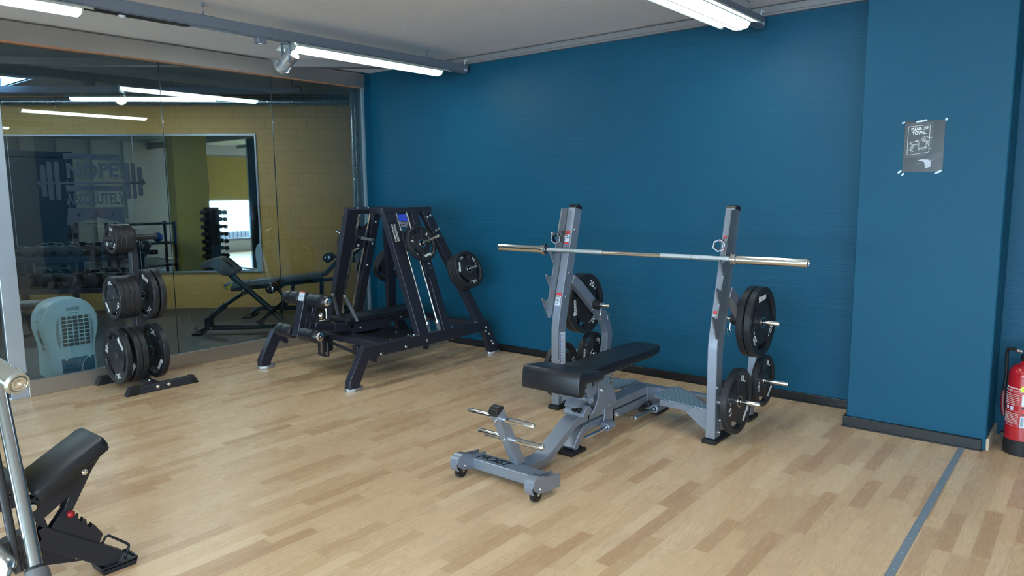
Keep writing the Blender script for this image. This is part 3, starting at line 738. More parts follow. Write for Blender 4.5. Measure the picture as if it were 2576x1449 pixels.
for s, side in ((-1, 'left'), (1, 'right')):
    x0 = XC + s*0.578
    b = B(); b.prism(post, x0-0.03, x0+0.03, 'x', 0.004)
    up_ = obj('upright_post', b, SILVER, rk)
    b = B(); b.prism([(4.224, 1.410), (4.304, 1.391), (4.309, 1.412), (4.290, 1.424), (4.262, 1.429), (4.238, 1.424)], x0-0.031, x0+0.031, 'x', 0.003); obj('end_cap', b, BLACKP, up_)
    b = B(); xo = x0 + s*0.031
    b.prism(hook, min(xo, xo+s*0.009), max(xo, xo+s*0.009), 'x', 0.001); hk = obj('bar_hook_plate', b, simple('hook_plate_'+side, (0.23, 0.25, 0.28), 0.35, 0.6), rk)
    b = B(); b.prism(ribbon(strutc, 0.072), x0-0.028, x0+0.028, 'x', 0.004); obj('rear_strut', b, SILVER, rk)
    b = B(); b.prism([(3.99, 0.0), (4.235, 0.0), (4.235, 0.026), (3.99, 0.026)], x0-0.046, x0+0.046, 'x', 0.006)
    obj('rubber_foot', b, BLACKRUB, rk)
    b = B(); b.prism([(4.545, 0.0), (4.70, 0.0), (4.70, 0.030), (4.545, 0.030)], x0-0.040, x0+0.040, 'x', 0.006)
    obj('rubber_foot', b, BLACKRUB, rk)
    # weight pegs
    for (py, pz, x1, x2) in ((4.482, 0.690, -0.215 if False else 0.19, 0.235), (4.595, 0.285, 0.115, 0.265), ):
        b = B(); b.cyl((x0 - s*(x1-0.03), py, pz), (x0 + s*(x2), py, pz), 0.0135 if False else 0.0145, 20, 0.006); obj('weight_peg', b, CHROME, rk)
    b = B(); b.cyl((x0 - s*0.028, 4.482, 0.690), (x0 - s*0.075, 4.482, 0.690), 0.036, 24, 0.003); obj('rubber_collar', b, BLACKRUB, rk)
    b = B(); b.cyl((x0 + s*0.03, 4.19, 0.240), (x0 + s*0.235, 4.19, 0.240), 0.0150, 20, 0.006); b.cyl((x0+s*0.03, 4.10, 0.24), (x0+s*0.045, 4.10, 0.24), 0.02); obj('weight_peg', b, CHROME, rk)
    b = B(); b.prism([(4.09, 0.21), (4.23, 0.22), (4.23, 0.26), (4.09, 0.30)], x0-0.02, x0+0.03, 'x', 0.003); obj('peg_bracket', b, SILVER, rk)
    b = B()
    for (by, bz) in ((4.213, 1.25), (4.150, 0.955), (4.105, 0.79), (4.03, 0.345), (4.075, 0.06), (4.09, 0.13)): 
        b.bolt((x0+0.030, by, bz), (1, 0, 0), 0.008); b.bolt((x0-0.030, by, bz), (-1, 0, 0), 0.008)
    for (by, bz) in ((4.46, 0.655),): b.bolt((x0+0.028, by, bz), (1, 0, 0), 0.006)
    obj('bolt', b, ZINC, rk)
    # stickers
    tilt = Vector((0, 0.2504, 0.968)).normalized()
    def on_front(z): return 4.028 + (z-0.66)*0.2583 - 0.0012
    b = B()
    for z, hh, mi in ((1.235, 0.022, 1), (1.195, 0.050, 0), (1.163, 0.012, 1)) if True else (): 
        b.mi = mi; y = on_front(z); b.beam((x0-0.018, y, z), (x0+0.018, y, z), 0.0012, hh, tilt, 0)
    wl = obj('warning_label', b, [LABELW, LABELR], up_)
    b = B(); b.mi = 0
    y = on_front(1.20); b.sphere((x0, y-0.001, 1.214), 0.004, (1, 0.3, 1), 8); b.beam((x0-0.010, y-0.001, 1.195), (x0+0.012, y-0.001, 1.203), 0.001, 0.007, tilt, 0); b.beam((x0, y-0.001, 1.205), (x0+0.002, y-0.001, 1.180), 0.004, 0.001, (0, 1, 0), 0)
    obj('pictogram', b, BLACKP, wl)
    b = B(); b.mi = 1; zt = 0.812 if s < 0 else 0.795; b.beam((x0-0.020, on_front(zt), zt), (x0+0.020, on_front(zt), zt), 0.0012, 0.020, tilt, 0)
    b.mi = 0; b.beam((x0-0.020, on_front(zt-0.045), zt-0.045), (x0+0.020, on_front(zt-0.045), zt-0.045), 0.0012, 0.068, tilt, 0)
    b.mi = 2
    for k in range(6): b.beam((x0-0.015, on_front(zt-0.02-k*0.009)-0.0008, zt-0.02-k*0.009), (x0+0.013-0.004*(k % 3), on_front(zt-0.02-k*0.009)-0.0008, zt-0.02-k*0.009), 0.0006, 0.003, tilt, 0)
    obj('warning_label', b, [LABELW, LABELR, BLACKP], up_)
# blue and white chart sticker on the inner face of the left post
b = B(); xi = XC-0.578+0.0306
b.mi = 0; b.box(xi, xi+0.0008, 4.030, 4.097, 0.20, 0.545); b.mi = 1; b.box(xi+0.0004, xi+0.0012, 4.031, 4.041, 0.203, 0.54)
b.mi = 2
for k in range(16):
    for q in range(3): b.box(xi+0.0006, xi+0.0012, 4.046+q*0.017, 4.046+q*0.017+0.010, 0.215+k*0.0205, 0.219+k*0.0205)
obj('chart_label', b, [LABELW, LABELB, simple('label_grey', (0.25, 0.27, 0.32), 0.5)], rk)
# base: crossbar with wheels, curved spine, legs
b = B(); b.prism([(2.778, 0.030), (2.876, 0.030), (2.876, 0.088), (2.778, 0.088)], XC-0.27, XC+0.27, 'x', 0.004); cb = obj('front_crossbar', b, SILVER, rk)
HT = [textmesh('x', 'HOIST', 0.075, BLACKP, frame((XC-0.125, 2.827, 0.0886), (1, 0, 0), (0, 1, 0)), cb, 0.0003, 0.003, shear=0.35, sx=1.0)]
lt = joinmesh('lettering', HT); lt['label'] = 'black HOIST lettering'
plates = [(2.876, 0.030), (2.74, 0.052), (2.70, 0.060), (2.665, 0.083), (2.655, 0.11), (2.675, 0.132), (2.71, 0.137), (2.76, 0.118), (2.876, 0.100)]
for s in (-1, 1):
    b = B(); xw = XC + s*0.2525
    endp = [(2.880, 0.028), (2.76, 0.036), (2.70, 0.048), (2.665, 0.070), (2.652, 0.095), (2.660, 0.120), (2.690, 0.135), (2.73, 0.130), (2.775, 0.112), (2.880, 0.100)]
    b.prism(endp, xw+0.022, xw+0.028, 'x', 0.001); b.prism(endp, xw-0.028, xw-0.022, 'x', 0.001)
    hs = [(2.70 + 0.052*math.cos(math.radians(a)), 0.083 + 0.052*math.sin(math.radians(a))) for a in range(40, 231, 15)]
    hs2 = [(2.70 + 0.046*math.cos(math.radians(a)), 0.083 + 0.046*math.sin(math.radians(a))) for a in range(230, 39, -15)]
    b.prism(hs + hs2, xw-0.024, xw+0.024, 'x'); obj('wheel_housing', b, SILVER, rk)
    b = B(); b.lathe((xw-0.016, 2.708, 0.0375), (1, 0, 0), [(0, 0.030), (0.004, 0.0365), (0.010, 0.0375), (0.022, 0.0375), (0.028, 0.0365), (0.032, 0.030)], 28); wh = obj('wheel', b, BLACKRUB, rk)
    b = B(); b.bolt((xw+0.028, 2.712, 0.068), (1, 0, 0), 0.006); b.bolt((xw-0.028, 2.712, 0.068), (-1, 0, 0), 0.006); b.cyl((xw-0.02, 2.708, 0.0375), (xw+0.02, 2.708, 0.0375), 0.008); obj('axle', b, ZINC, wh)
spine = [(2.87, 0.056), (2.97, 0.047), (3.06, 0.046), (3.10, 0.053), (3.14, 0.071), (3.33, 0.170), (3.36, 0.184), (3.40, 0.192), (3.50, 0.193)]
b = B(); b.prism(ribbon(spine, 0.050), XC-0.048, XC+0.048, 'x', 0.004)
b.prism([(3.48, 0.168), (4.20, 0.172), (4.20, 0.228), (3.48, 0.218)], XC-0.048, XC+0.048, 'x', 0.004); obj('sliding_spine', b, SILVER, rk)
leg = [(3.365, 0.024), (3.395, 0.065), (3.42, 0.092), (3.46, 0.117), (3.52, 0.128), (3.75, 0.130), (4.24, 0.130)]
b = B(); b.prism(ribbon(leg, 0.050), XC-0.042, XC+0.042, 'x', 0.004); obj('fixed_frame', b, SILVER, rk)
b = B(); b.prism([(3.305, 0), (3.455, 0), (3.455, 0.022), (3.305, 0.022)], XC-0.060, XC+0.060, 'x', 0.005); obj('rubber_foot', b, BLACKRUB, rk)
b = B(); b.prism([(4.32, 0), (4.49, 0), (4.49, 0.022), (4.32, 0.022)], XC-0.065, XC+0.065, 'x', 0.005); obj('rubber_foot', b, BLACKRUB, rk)
gus = [(4.195, 0.228), (4.28, 0.215), (4.325, 0.195), (4.345, 0.160), (4.375, 0.100), (4.45, 0.022), (4.36, 0.022), (4.30, 0.045), (4.25, 0.095), (4.21, 0.110), (4.195, 0.17)]
b = B(); b.prism(gus, XC+0.042, XC+0.052, 'x', 0.002); b.prism(gus, XC-0.052, XC-0.042, 'x', 0.002); b.box(XC-0.042, XC+0.042, 4.33, 4.45, 0.02, 0.15, 0.004); obj('rear_gusset', b, SILVER, rk)
b = B(); b.prism([(4.335, 0.128), (4.395, 0.128), (4.395, 0.190), (4.335, 0.190)], XC-0.545, XC+0.545, 'x', 0.003); rc = obj('rear_crossbar', b, SILVER, rk)
b = B()
for s in (-1, 1): b.bolt((XC+s*0.09, 4.335, 0.165), (0, -1, 0), 0.008)
obj('bolt', b, ZINC, rc)
b = B()
for s in (-1, 1):
    b.prism([(4.395, 0.185), (4.50, 0.185), (4.62, 0.10), (4.62, 0.04), (4.5, 0.13), (4.395, 0.13)], XC+s*0.54-0.01, XC+s*0.54+0.01, 'x', 0.002)
obj('rear_bracket', b, SILVER, rk)
for s in (-1, 1):
    b = B(); P = [(0.133, 4.137), (0.124, 4.190), (0.124, 4.260), (0.138, 4.406), (0.150, 4.418), (0.168, 4.421), (0.20, 4.412), (0.262, 4.365), (0.471, 4.167), (0.545, 4.10), (0.545, 4.055), (0.50, 4.062), (0.179, 4.100), (0.145, 4.118)]
    b.prism([(XC + s*x, y) for x, y in P], 0.189, 0.194, 'z', 0.001); obj('tread_plate', b, TREAD, rk)
    b = B()
    b.box(*sorted((XC+s*0.20, XC+s*0.55)), 4.085, 4.135, 0.150, 0.189, 0.002)
    bp = [(4.02, 0.03), (4.02, 0.19)]
    b.prism([(XC+s*0.548, 0.19), (XC+s*0.44, 0.19), (XC+s*0.40, 0.15), (XC+s*0.548, 0.045)], 4.055, 4.062, 'y', 0.001)
    b.prism([(XC+s*0.548, 0.19), (XC+s*0.44, 0.19), (XC+s*0.40, 0.15), (XC+s*0.548, 0.045)], 4.118, 4.125, 'y', 0.001)
    obj('side_brace', b, SILVER, rk)
b = B(); b.cyl((XC+0.102, 3.36, 0.108), (XC+0.102, 3.66, 0.112), 0.0115, 16); b.cyl((XC+0.102, 3.94, 0.080), (XC+0.102, 4.27, 0.080), 0.0115, 16); b.cyl((XC+0.102, 3.930, 0.080), (XC+0.102, 3.942, 0.080), 0.019, 18, 0.002); obj('guide_rod', b, CHROME, rk)
b = B()
b.lathe((XC+0.102, 3.60, 0.111), (0, 1, 0), [(0, 0.014), (0, 0.024), (0.07, 0.024), (0.07, 0.014)], 24, closed=True)
b.lathe((XC+0.102, 4.20, 0.080), (0, 1, 0), [(0, 0.017), (0, 0.028), (0.12, 0.028), (0.12, 0.017)], 24, closed=True)
bp = [(3.665, 0.225), (3.72, 0.222), (3.755, 0.200), (3.768, 0.17), (3.772, 0.075), (3.755, 0.055), (3.735, 0.050), (3.665, 0.055), (3.640, 0.09), (3.655, 0.15)]
b.prism(bp, XC+0.048, XC+0.056, 'x', 0.002); b.box(XC+0.05, XC+0.10, 3.62, 3.70, 0.09, 0.13, 0.004); b.box(XC+0.04, XC+0.09, 4.22, 4.31, 0.06, 0.10, 0.004)
b.prism([(3.755, 0.05), (3.772, 0.075), (3.768, 0.17), (3.755, 0.20)], XC-0.05, XC+0.056, 'x', 0.001)
obj('rod_bushing', b, SILVER, rk)
b = B(); b.cyl((XC+0.07, 4.16, 0.115), (XC+0.07, 4.19, 0.115), 0.020, 20, 0.003); b.cyl((XC+0.052, 4.10, 0.09), (XC+0.052, 4.16, 0.10), 0.016, 16, 0.003); obj('rubber_stop', b, BLACKRUB, rk)
b = B(); b.tube([(XC+0.045, 3.835, 0.13), (XC+0.07, 3.87, 0.12), (XC+0.10, 3.93, 0.100)], 0.0014, 6); obj('release_wire', b, BLACKP, rk)
b = B(); b.bolt((XC+0.044, 3.825, 0.120), (1, 0, 0), 0.009); obj('bolt', b, ZINC, rk)
# carriage under the bench
car = [(3.525, 0.400), (3.565, 0.402), (3.600, 0.412), (3.625, 0.378), (3.688, 0.356), (3.690, 0.235), (3.50, 0.215), (3.463, 0.222), (3.50, 0.250), (3.528, 0.285), (3.538, 0.32), (3.534, 0.37)]
b = B()
for s in (-1, 1): b.prism(car, XC+s*0.083-0.005, XC+s*0.083+0.005, 'x', 0.002)
b.prism([(3.60, 0.22), (3.69, 0.22), (3.755, 0.232), (3.700, 0.352), (3.66, 0.362)], XC-0.078, XC+0.086, 'x', 0.002); b.box(XC-0.078, XC+0.078, 3.52, 3.69, 0.215, 0.226); cg = obj('seat_carriage', b, SILVER, rk)
b = B(); b.bolt((XC+0.088, 3.575, 0.345), (1, 0, 0), 0.011); b.bolt((XC+0.088, 3.66, 0.236), (1, 0, 0), 0.004); obj('bolt', b, ZINC, cg)
b = B(); b.prism([(3.40, 0.215), (3.50, 0.215), (3.50, 0.245), (3.47, 0.275), (3.445, 0.275), (3.40, 0.232)], XC-0.072, XC+0.072, 'x', 0.003); obj('stop_block', b, SILVER, rk)
b = B()
for xx in (0.028, 0.060): b.cyl((XC+xx-0.02, 3.415, 0.262), (XC+xx-0.02, 3.395, 0.248), 0.014, 16, 0.002)
obj('rubber_stop', b, BLACKRUB, rk)
lev = [(3.385, 0.430), (3.425, 0.430), (3.438, 0.36), (3.448, 0.335)] + arc((3.425, 0.325), 0.024, 20, -160, 8) + [(3.385, 0.37)]
b = B(); b.prism(lev, XC+0.105, XC+0.113, 'x', 0.001); b.prism(lev, XC-0.113, XC-0.105, 'x', 0.001); b.bolt((XC+0.113, 3.425, 0.325), (1, 0, 0), 0.011); obj('lift_lever', b, SILVER, rk)
b = B(); b.cyl((XC-0.09, 3.49, 0.365), (XC+0.09, 3.49, 0.365), 0.030, 20); b.cyl((XC-0.10, 3.41, 0.33), (XC+0.10, 3.41, 0.33), 0.013, 16)
b.prism([(3.36, 0.275), (3.50, 0.25), (3.53, 0.33), (3.42, 0.345)], XC-0.045, XC+0.045, 'x', 0.01); obj('pivot_tube', b, SILVER, rk)
b = B(); b.beam((XC+0.01, 3.805, 0.22), (XC+0.01, 3.815, 0.40), 0.014, 0.018, (0, 1, 0), 0.001)
b.box(XC-0.03, XC+0.03, 3.79, 3.83, 0.20, 0.26, 0.003); b.beam((XC, 3.50, 0.405), (XC, 4.10, 0.422), 0.06, 0.035); obj('height_strap', b, CHROME, rk)
b = B()
for k in range(5): b.cyl((XC+0.0165, 3.805+k*0.001, 0.29+k*0.022), (XC+0.0178, 3.805+k*0.001, 0.29+k*0.022), 0.004, 10)
obj('strap_hole', b, BLACKP, rk)
b = B(); b.mi = 0; b.prism([(XC-0.032, 3.440), (XC+0.036, 3.440), (XC+0.036, 3.400), (XC-0.032, 3.400)], 0.2185, 0.2192, 'z'); b.mi = 1; b.prism([(XC-0.02, 3.424), (XC+0.022, 3.424), (XC+0.018, 3.414), (XC-0.024, 3.414)], 0.2192, 0.2196, 'z')
o_ = obj('maker_label', b, [LABELW, BLACKP], rk)
b = B(); b.prism([(4.06, 0.222), (4.13, 0.2235), (4.13, 0.2245), (4.06, 0.223)], XC-0.018, XC+0.018, 'x'); obj('direction_mark', b, BLACKP, rk)
# pads
seatp = [(3.222, 0.408), (3.205, 0.402), (3.182, 0.402), (3.168, 0.412), (3.165, 0.43), (3.171, 0.500), (3.176, 0.522), (3.190, 0.536), (3.212, 0.537), (3.40, 0.512), (3.425, 0.500), (3.43, 0.470), (3.415, 0.458), (3.26, 0.470), (3.243, 0.462), (3.236, 0.450), (3.230, 0.42)]
b = B(); b.prism(seatp, XC-0.198, XC+0.198, 'x', 0.010); sp = obj('roll_front_pad', b, LEATHER, rk)
bk = B()
F0 = [(0.118, 3.418), (0.118, 3.48), (0.110, 3.60), (0.118, 3.90), (0.120, 4.10), (0.112, 4.20), (0.094, 4.285)]
outl = [(XC+x, y) for x, y in F0] + [(XC+0.07, 4.305), (XC-0.07, 4.305)] + [(XC-x, y) for x, y in F0[::-1]]
# tilt: pad surface follows from z .497 at the front to .503 at the far end
bk.prism(outl, 0.448, 0.500, 'z', 0.012)
obj('bench_pad', bk, LEATHER, rk)
b = B(); b.box(XC-0.09, XC+0.09, 3.45, 4.20, 0.434, 0.449, 0.002); obj('pad_board', b, BLACKP, rk)

# plate storage upright on the front crossbar
b = B(); b.prism([(2.689, 0.391), (2.742, 0.425), (2.920, 0.088), (2.856, 0.084)], XC-0.026, XC+0.026, 'x', 0.003); su = obj('storage_upright', b, SILVER, rk)
b = B(); b.prism([(2.686, 0.388), (2.677, 0.408), (2.683, 0.426), (2.702, 0.440), (2.728, 0.441), (2.747, 0.428)], XC-0.0275, XC+0.0275, 'x', 0.003); obj('end_cap', b, BLACKP, su)
for py, pz in ((2.742, 0.366), (2.816, 0.236)):
    for s in (-1, 1):
        b = B(); b.lathe((XC+s*0.024, py, pz), (s, 0, 0), [(0, 0.0165), (0.184, 0.0165), (0.194, 0.0145), (0.199, 0.010), (0.201, 0.0)], 24); obj('weight_peg', b, CHROME, rk)
b = B()
for (by, bz) in ((2.704, 0.360), (2.768, 0.243)): b.bolt((XC, by, bz), (0, -0.87, -0.49), 0.008)
obj('bolt', b, ZINC, su)

# ---- barbell in the upper hooks
BZ = 1.1205; BY = 4.046
bb = thing('barbell', 'empty chrome barbell resting in the top hooks of the silver rack', 'barbell', (XC, BY, BZ))
b = B(); b.cyl((XC-0.66, BY, BZ), (XC+0.66, BY, BZ), 0.0140, 24); obj('shaft', b, CHROME, bb)
KN = simple('knurled_grip', (0.50, 0.56, 0.62), 0.38, 0.9, bump=0.6, bs=900)
for s in (-1, 1):
    for a, c in ((0.655, 0.475), (0.470, 0.425), (0.420, 0.215)): b = B(); b.cyl((XC+s*a, BY, BZ), (XC+s*c, BY, BZ), 0.0152, 24); obj('knurling', b, KN, bb)
for s in (-1, 1):
    b = B(); b.lathe((XC+s*0.668, BY, BZ), (s, 0, 0), [(0, 0.018), (0.0, 0.030), (0.004, 0.037), (0.010, 0.037), (0.013, 0.031), (0.020, 0.031), (0.023, 0.037), (0.030, 0.037), (0.034, 0.030), (0.036, 0.025), (0.429, 0.025), (0.432, 0.023), (0.432, 0.018), (0.424, 0.016), (0.424, 0.0)], 32)
    sl = obj('sleeve', b, CHROME, bb)
    b = B(); b.cyl((XC+s*1.094, BY, BZ), (XC+s*1.0965, BY, BZ), 0.016, 20); obj('sleeve_plug', b, BLACKP, sl)

# ---- barbell collars hung on pins near the post tops, spring clips on the inner pegs
def hexcollar(x, y, z, yaw, label):
    t = thing('barbell_collar', label, 'barbell collar', (x, y, z), 'hexagonal locking collars', (0, 0, math.radians(yaw)), True)
    b = B(); 
    outer = [(0.034*math.cos(math.radians(k*60+20)), 0.034*math.sin(math.radians(k*60+20))) for k in range(6)]
    b.lathe((0, -0.022, 0), (0, 1, 0), [(0, 0.0255), (0, 0.031), (0.044, 0.031), (0.044, 0.0255)], 24, closed=True)
    for k in range(6):
        a0 = math.radians(k*60+20); a1 = math.radians(k*60+80)
        o0 = (0.0385*math.cos(a0), 0.0385*math.sin(a0)); o1 = (0.0385*math.cos(a1), 0.0385*math.sin(a1))
        i0 = (0.029*math.cos(a0), 0.029*math.sin(a0)); i1 = (0.029*math.cos(a1), 0.029*math.sin(a1))
        b.prism([o0, o1, i1, i0], -0.020, 0.020, 'y')
    obj('collar_ring', b, BLACKP, t)
    b = B()
    for k in range(6):
        a0 = math.radians(k*60+20); a1 = math.radians(k*60+80)
        b.beam((0.036*math.cos(a0), -0.0215, 0.036*math.sin(a0)), (0.036*math.cos(a1), -0.0215, 0.036*math.sin(a1)), 0.003, 0.005, (0, 1, 0), 0)
    obj('face_ring', b, ALU, t)
    b = B(); b.prism([(0.020, 0.036), (0.045, 0.050), (0.055, 0.045), (0.045, 0.020), (0.040, 0.0)], -0.015, 0.015, 'y', 0.002); obj('lever', b, BLACKP, t)
    return t
for s in (-1, 1):
    x0 = XC + s*0.578
    b = B(); b.cyl((x0 + (0.0), 4.17, 1.205), (x0 - 0.0 + (-0.03 if s < 0 else 0.0), 4.02 if s < 0 else 4.07, 1.235 if s < 0 else 1.225), 0.0085, 12, 0.003); obj('storage_pin', b, CHROME, rk)
hexcollar(XC-0.578-0.032, 4.085, 1.198, 12, 'black hexagonal collar hanging on the pin of the left rack post')
hexcollar(XC+0.578-0.005, 4.085, 1.195, 18, 'black hexagonal collar with silver face hanging on the pin of the right rack post')
for s, lab in ((-1, 'chrome spring clip on the inner peg of the left rack strut'), (1, 'chrome spring clip on the inner peg behind the right rack post')):
    x0 = XC + s*0.578; xa = x0 - s*0.085
    t = thing('spring_clip', lab, 'spring clip', (xa, 4.482, 0.69), 'chrome spring clips')
    pts = [(xa - s*0.012*k/24.0*1.6, 4.482 + 0.0185*math.cos(2*PI*k/16), 0.690 + 0.0185*math.sin(2*PI*k/16)) for k in range(-4, 45)]
    b = B(); b.tube(pts, 0.0022, 8); obj('spring_coil', b, CHROME, t)
    b = B()
    for j, (dx, dy) in enumerate(((0.0, -0.012), (-s*0.030, 0.030))):
        c = Vector((xa+dx, 4.482, 0.675)); q = c + Vector((-s*0.012*j, dy, -0.095)); w_ = Vector((s*0.009, 0.004, 0))
        b.tube([c, c*0.4+q*0.6, q+w_+Vector((0, 0, 0.035)), q+w_*1.2, q, q-w_*1.0+Vector((0, 0, 0.012)), q-w_*0.8+Vector((0, 0, 0.05))], 0.0020, 8)
    obj('clip_handle', b, CHROME, t)

# ---- plates on the rack
G = 'weight plates stored on the silver rack'
xr = XC+0.578; xl = XC-0.578
plate('20', (xr+0.060, 4.480, 0.690), (1, 0, 0), 0, 'black 20 kg plate, inner of two on the top right rack peg', G)
plate('20', (xr+0.110, 4.480, 0.690), (1, 0, 0), 8, 'black 20 kg plate with upright fitcom lettering, outermost on the top right peg', G)
plate('15', (xr+0.090, 4.19, 0.240), (1, 0, 0), 225, 'black 15 kg plate on the low front peg of the right rack post', G)
plate('10', (xr+0.100, 4.595, 0.285), (1, 0, 0), 225, 'black 10 kg plate on the lower rear peg, right side of the silver rack', G)
plate('20', (xl-0.057, 4.480, 0.690), (1, 0, 0), 95, 'black 20 kg plate behind the left rack strut, its white 20 in view', G)
plate('20', (xl-0.104, 4.480, 0.690), (1, 0, 0), 20, 'black 20 kg plate behind another 20 kg plate at the left rack strut', G)
plate('15', (xl-0.070, 4.19, 0.240), (1, 0, 0), 50, 'black plate low behind the left rack post, half hidden by the seat pad', G)
plate('10', (xl-0.075, 4.595, 0.285), (1, 0, 0), 85, 'black 10 kg plate on the lower rear peg, left side of the silver rack', G)
# ================================================================ DARK PLATE-LOADED PRESS MACHINE
XM = -5.05
pm = thing('plate_loaded_press_machine', 'dark press machine with leaning chrome guide rods, flat bench and foam leg rollers', 'gym machine', (XM, 4.2, 0))
TD = Vector((-0.33421, 0, 0.94250)); TN = Vector((0.94250, 0, 0.33421))   # right frame: up its slope, outward normal
def SF(s, y, t, o=0.0):
    """point on the leaning side frame: s=+1 right, -1 left; y along, t up the slope, o outward"""
    p = Vector((0.640, 0, 0.330)) + TD*t + TN*o
    return Vector((XM + s*p.x, y, p.z))
def sfprism(b, s, pts, o0, o1, bev=0.003):
    p0 = SF(s, 0, 0, 0); ex = Vector((0, 1, 0)); ey = SF(s, 0, 1, 0) - p0; ez = SF(s, 0, 0, 1) - p0
    xf = Matrix(((ex.x, ey.x, ez.x, p0.x), (ex.y, ey.y, ez.y, p0.y), (ex.z, ey.z, ez.z, p0.z), (0, 0, 0, 1)))
    return b.prism(pts, o0, o1, 'z', bev, xf)
beam_y = [(3.394, 0.018), (3.494, 0.018), (3.494, 0.048), (3.595, 0.231), (4.957, 0.236), (5.030, 0.060), (5.045, 0.02), (5.135, 0.02), (5.149, 0.077), (5.010, 0.335), (3.544, 0.327), (3.394, 0.078)]
for s in (1, -1):
    xb = XM + s*0.615
    b = B(); b.prism(beam_y, xb-0.030, xb+0.030, 'x', 0.003); bm_ = obj('base_beam', b, MACHINE, pm)
    for (ya, yb) in ((3.385, 3.53), (5.045, 5.185)):
        b = B(); x0, x1 = xb-0.065, xb+0.045
        if s < 0: x0, x1 = xb-0.045-0.01, xb+0.065
        c = 0.03
        b.prism([(x0+c, ya), (x1-c*1.6, ya), (x1, ya+c*1.6), (x1, yb-c), (x1-c, yb), (x0+c, yb), (x0, yb-c), (x0, ya+c)], 0.0, 0.024, 'z', 0.003); obj('foot', b, CASTAL, pm).__setitem__('label', 'bright metal octagonal foot')
    # leaning A-frame
    b = B()
    sfprism(b, s, [(4.140, 0.0), (4.245, 0.0), (4.232, 1.09), (4.108, 1.09)], -0.060, 0.0); obj('front_upright', b, MACHINE, pm)
    b = B(); sfprism(b, s, [(4.435, 0.0), (4.520, 0.0), (4.500, 1.09), (4.420, 1.09)], -0.060, 0.0); obj('rear_upright', b, MACHINE, pm)
    b = B(); sfprism(b, s, [(4.884, 0.0), (4.982, 0.0), (4.660, 1.09), (4.556, 1.09)], -0.055, 0.0); obj('rear_strut', b, MACHINE, pm)
    b = B(); sfprism(b, s, [(4.104, 1.085), (4.672, 1.085), (4.678, 1.131), (4.104, 1.131)], -0.062, 0.003); obj('top_bar', b, MACHINE, pm)
    for yt, yb in ((4.269, 4.283), (4.392, 4.408)):
        b = B(); b.cyl(SF(s, yb, 0.05, -0.03), SF(s, yt, 1.10, -0.03), 0.0100, 16); obj('guide_rod', b, CHROME, pm)
        b = B(); b.cyl(SF(s, yb, 0.070, -0.03), SF(s, yb, 0.10, -0.03), 0.024, 20, 0.003); obj('rod_collar', b, ZINC, pm)
        b = B(); b.cyl(SF(s, yb, -0.01, -0.03), SF(s, yb, 0.070, -0.03), 0.019, 18); obj('rubber_buffer', b, HANDLEG, pm)
    # carriage
    b = B()
    b.cyl(SF(s, 4.273, 0.735, -0.03), SF(s, 4.270, 0.925, -0.03), 0.0205, 20, 0.002); b.cyl(SF(s, 4.398, 0.735, -0.03), SF(s, 4.394, 0.925, -0.03), 0.0205, 20, 0.002)
    sfprism(b, s, [(4.275, 0.74), (4.395, 0.74), (4.395, 0.92), (4.275, 0.92)], -0.036, -0.026, 0.001)
    sfprism(b, s, [(4.30, 0.90), (4.42, 0.86), (4.46, 0.98), (4.42, 1.02), (4.34, 0.95)], -0.034, -0.028, 0.001)
    cr = obj('carriage', b, MACHINE, pm)
    b = B(); b.cyl(SF(s, 4.345, 0.765, -0.03), SF(s, 4.345, 0.765, 0.02), 0.030, 20, 0.002); b.cyl(SF(s, 4.345, 0.765, -0.02), SF(s, 4.345, 0.765, 0.335), 0.0135, 20, 0.004); obj('weight_peg', b, CHROME, pm)
    b = B(); h0 = SF(s, 4.335, 0.835, -0.03); h1 = h0 + Vector((-s*0.17, 0.0, -0.012)); b.cyl(h0 + Vector((-s*0.02, 0, 0)), h1, 0.0145, 18); hd = obj('press_handle', b, HANDLEG, pm)
    b = B(); b.cyl(h1, h1 + Vector((-s*0.016, 0, 0)), 0.0165, 18, 0.003); b.cyl(h0, h0 + Vector((-s*0.03, 0, 0)), 0.020, 18, 0.003); obj('handle_collar', b, ZINC, hd)
    b = B(); b.cyl(SF(s, 4.320, 0.765, -0.037), SF(s, 4.320, 0.765, -0.0385), 0.013, 18); obj('round_sticker', b, LABELW, pm)
    # rear peg
    b = B(); b.cyl(SF(s, 4.83, 0.487, -0.06), SF(s, 4.83, 0.487, 0.215), 0.0135, 20, 0.004); obj('weight_peg', b, CHROME, pm)
    # gusset plate at the mid upright
    b = B(); sfprism(b, s, [(4.385, 0.48), (4.475, 0.48), (4.475, 0.62), (4.40, 0.64)], 0.0, 0.006, 0.001); obj('joint_plate', b, MACHINE, pm)
    b = B()
    on_ = SF(s, 0, 0, 1) - SF(s, 0, 0, 0)
    for (y, t) in ((4.46, 0.60), (4.46, 0.56), (4.60, 1.03), (4.64, 1.045), (4.66, 0.90), (4.70, 0.915)): b.bolt(SF(s, y, t, 0.004), on_, 0.010)
    for (y, t) in ((4.60, 1.03), (4.46, 0.56), (4.46, 1.00), (4.47, 0.78)): b.bolt(SF(s, y, t, -0.060), -on_, 0.010)
    for y in (4.235, 4.36): b.bolt(SF(s, y, 1.131, -0.03), (0, 0, 1), 0.009)
    for y in (4.10, 4.385, 4.56, 4.87): b.bolt((xb, y, 0.332), (0, 0, 1), 0.010); b.bolt((xb, y, 0.232), (0, 0, -1), 0.009)
    for (y, z) in ((3.715, 0.245), (3.98, 0.26), (4.22, 0.275), (4.83+0.155, 0.27), (4.975, 0.235), (5.03, 0.20), (5.06, 0.13), (5.085, 0.10)): b.bolt((xb + s*0.030, y, z), (s, 0, 0), 0.010)
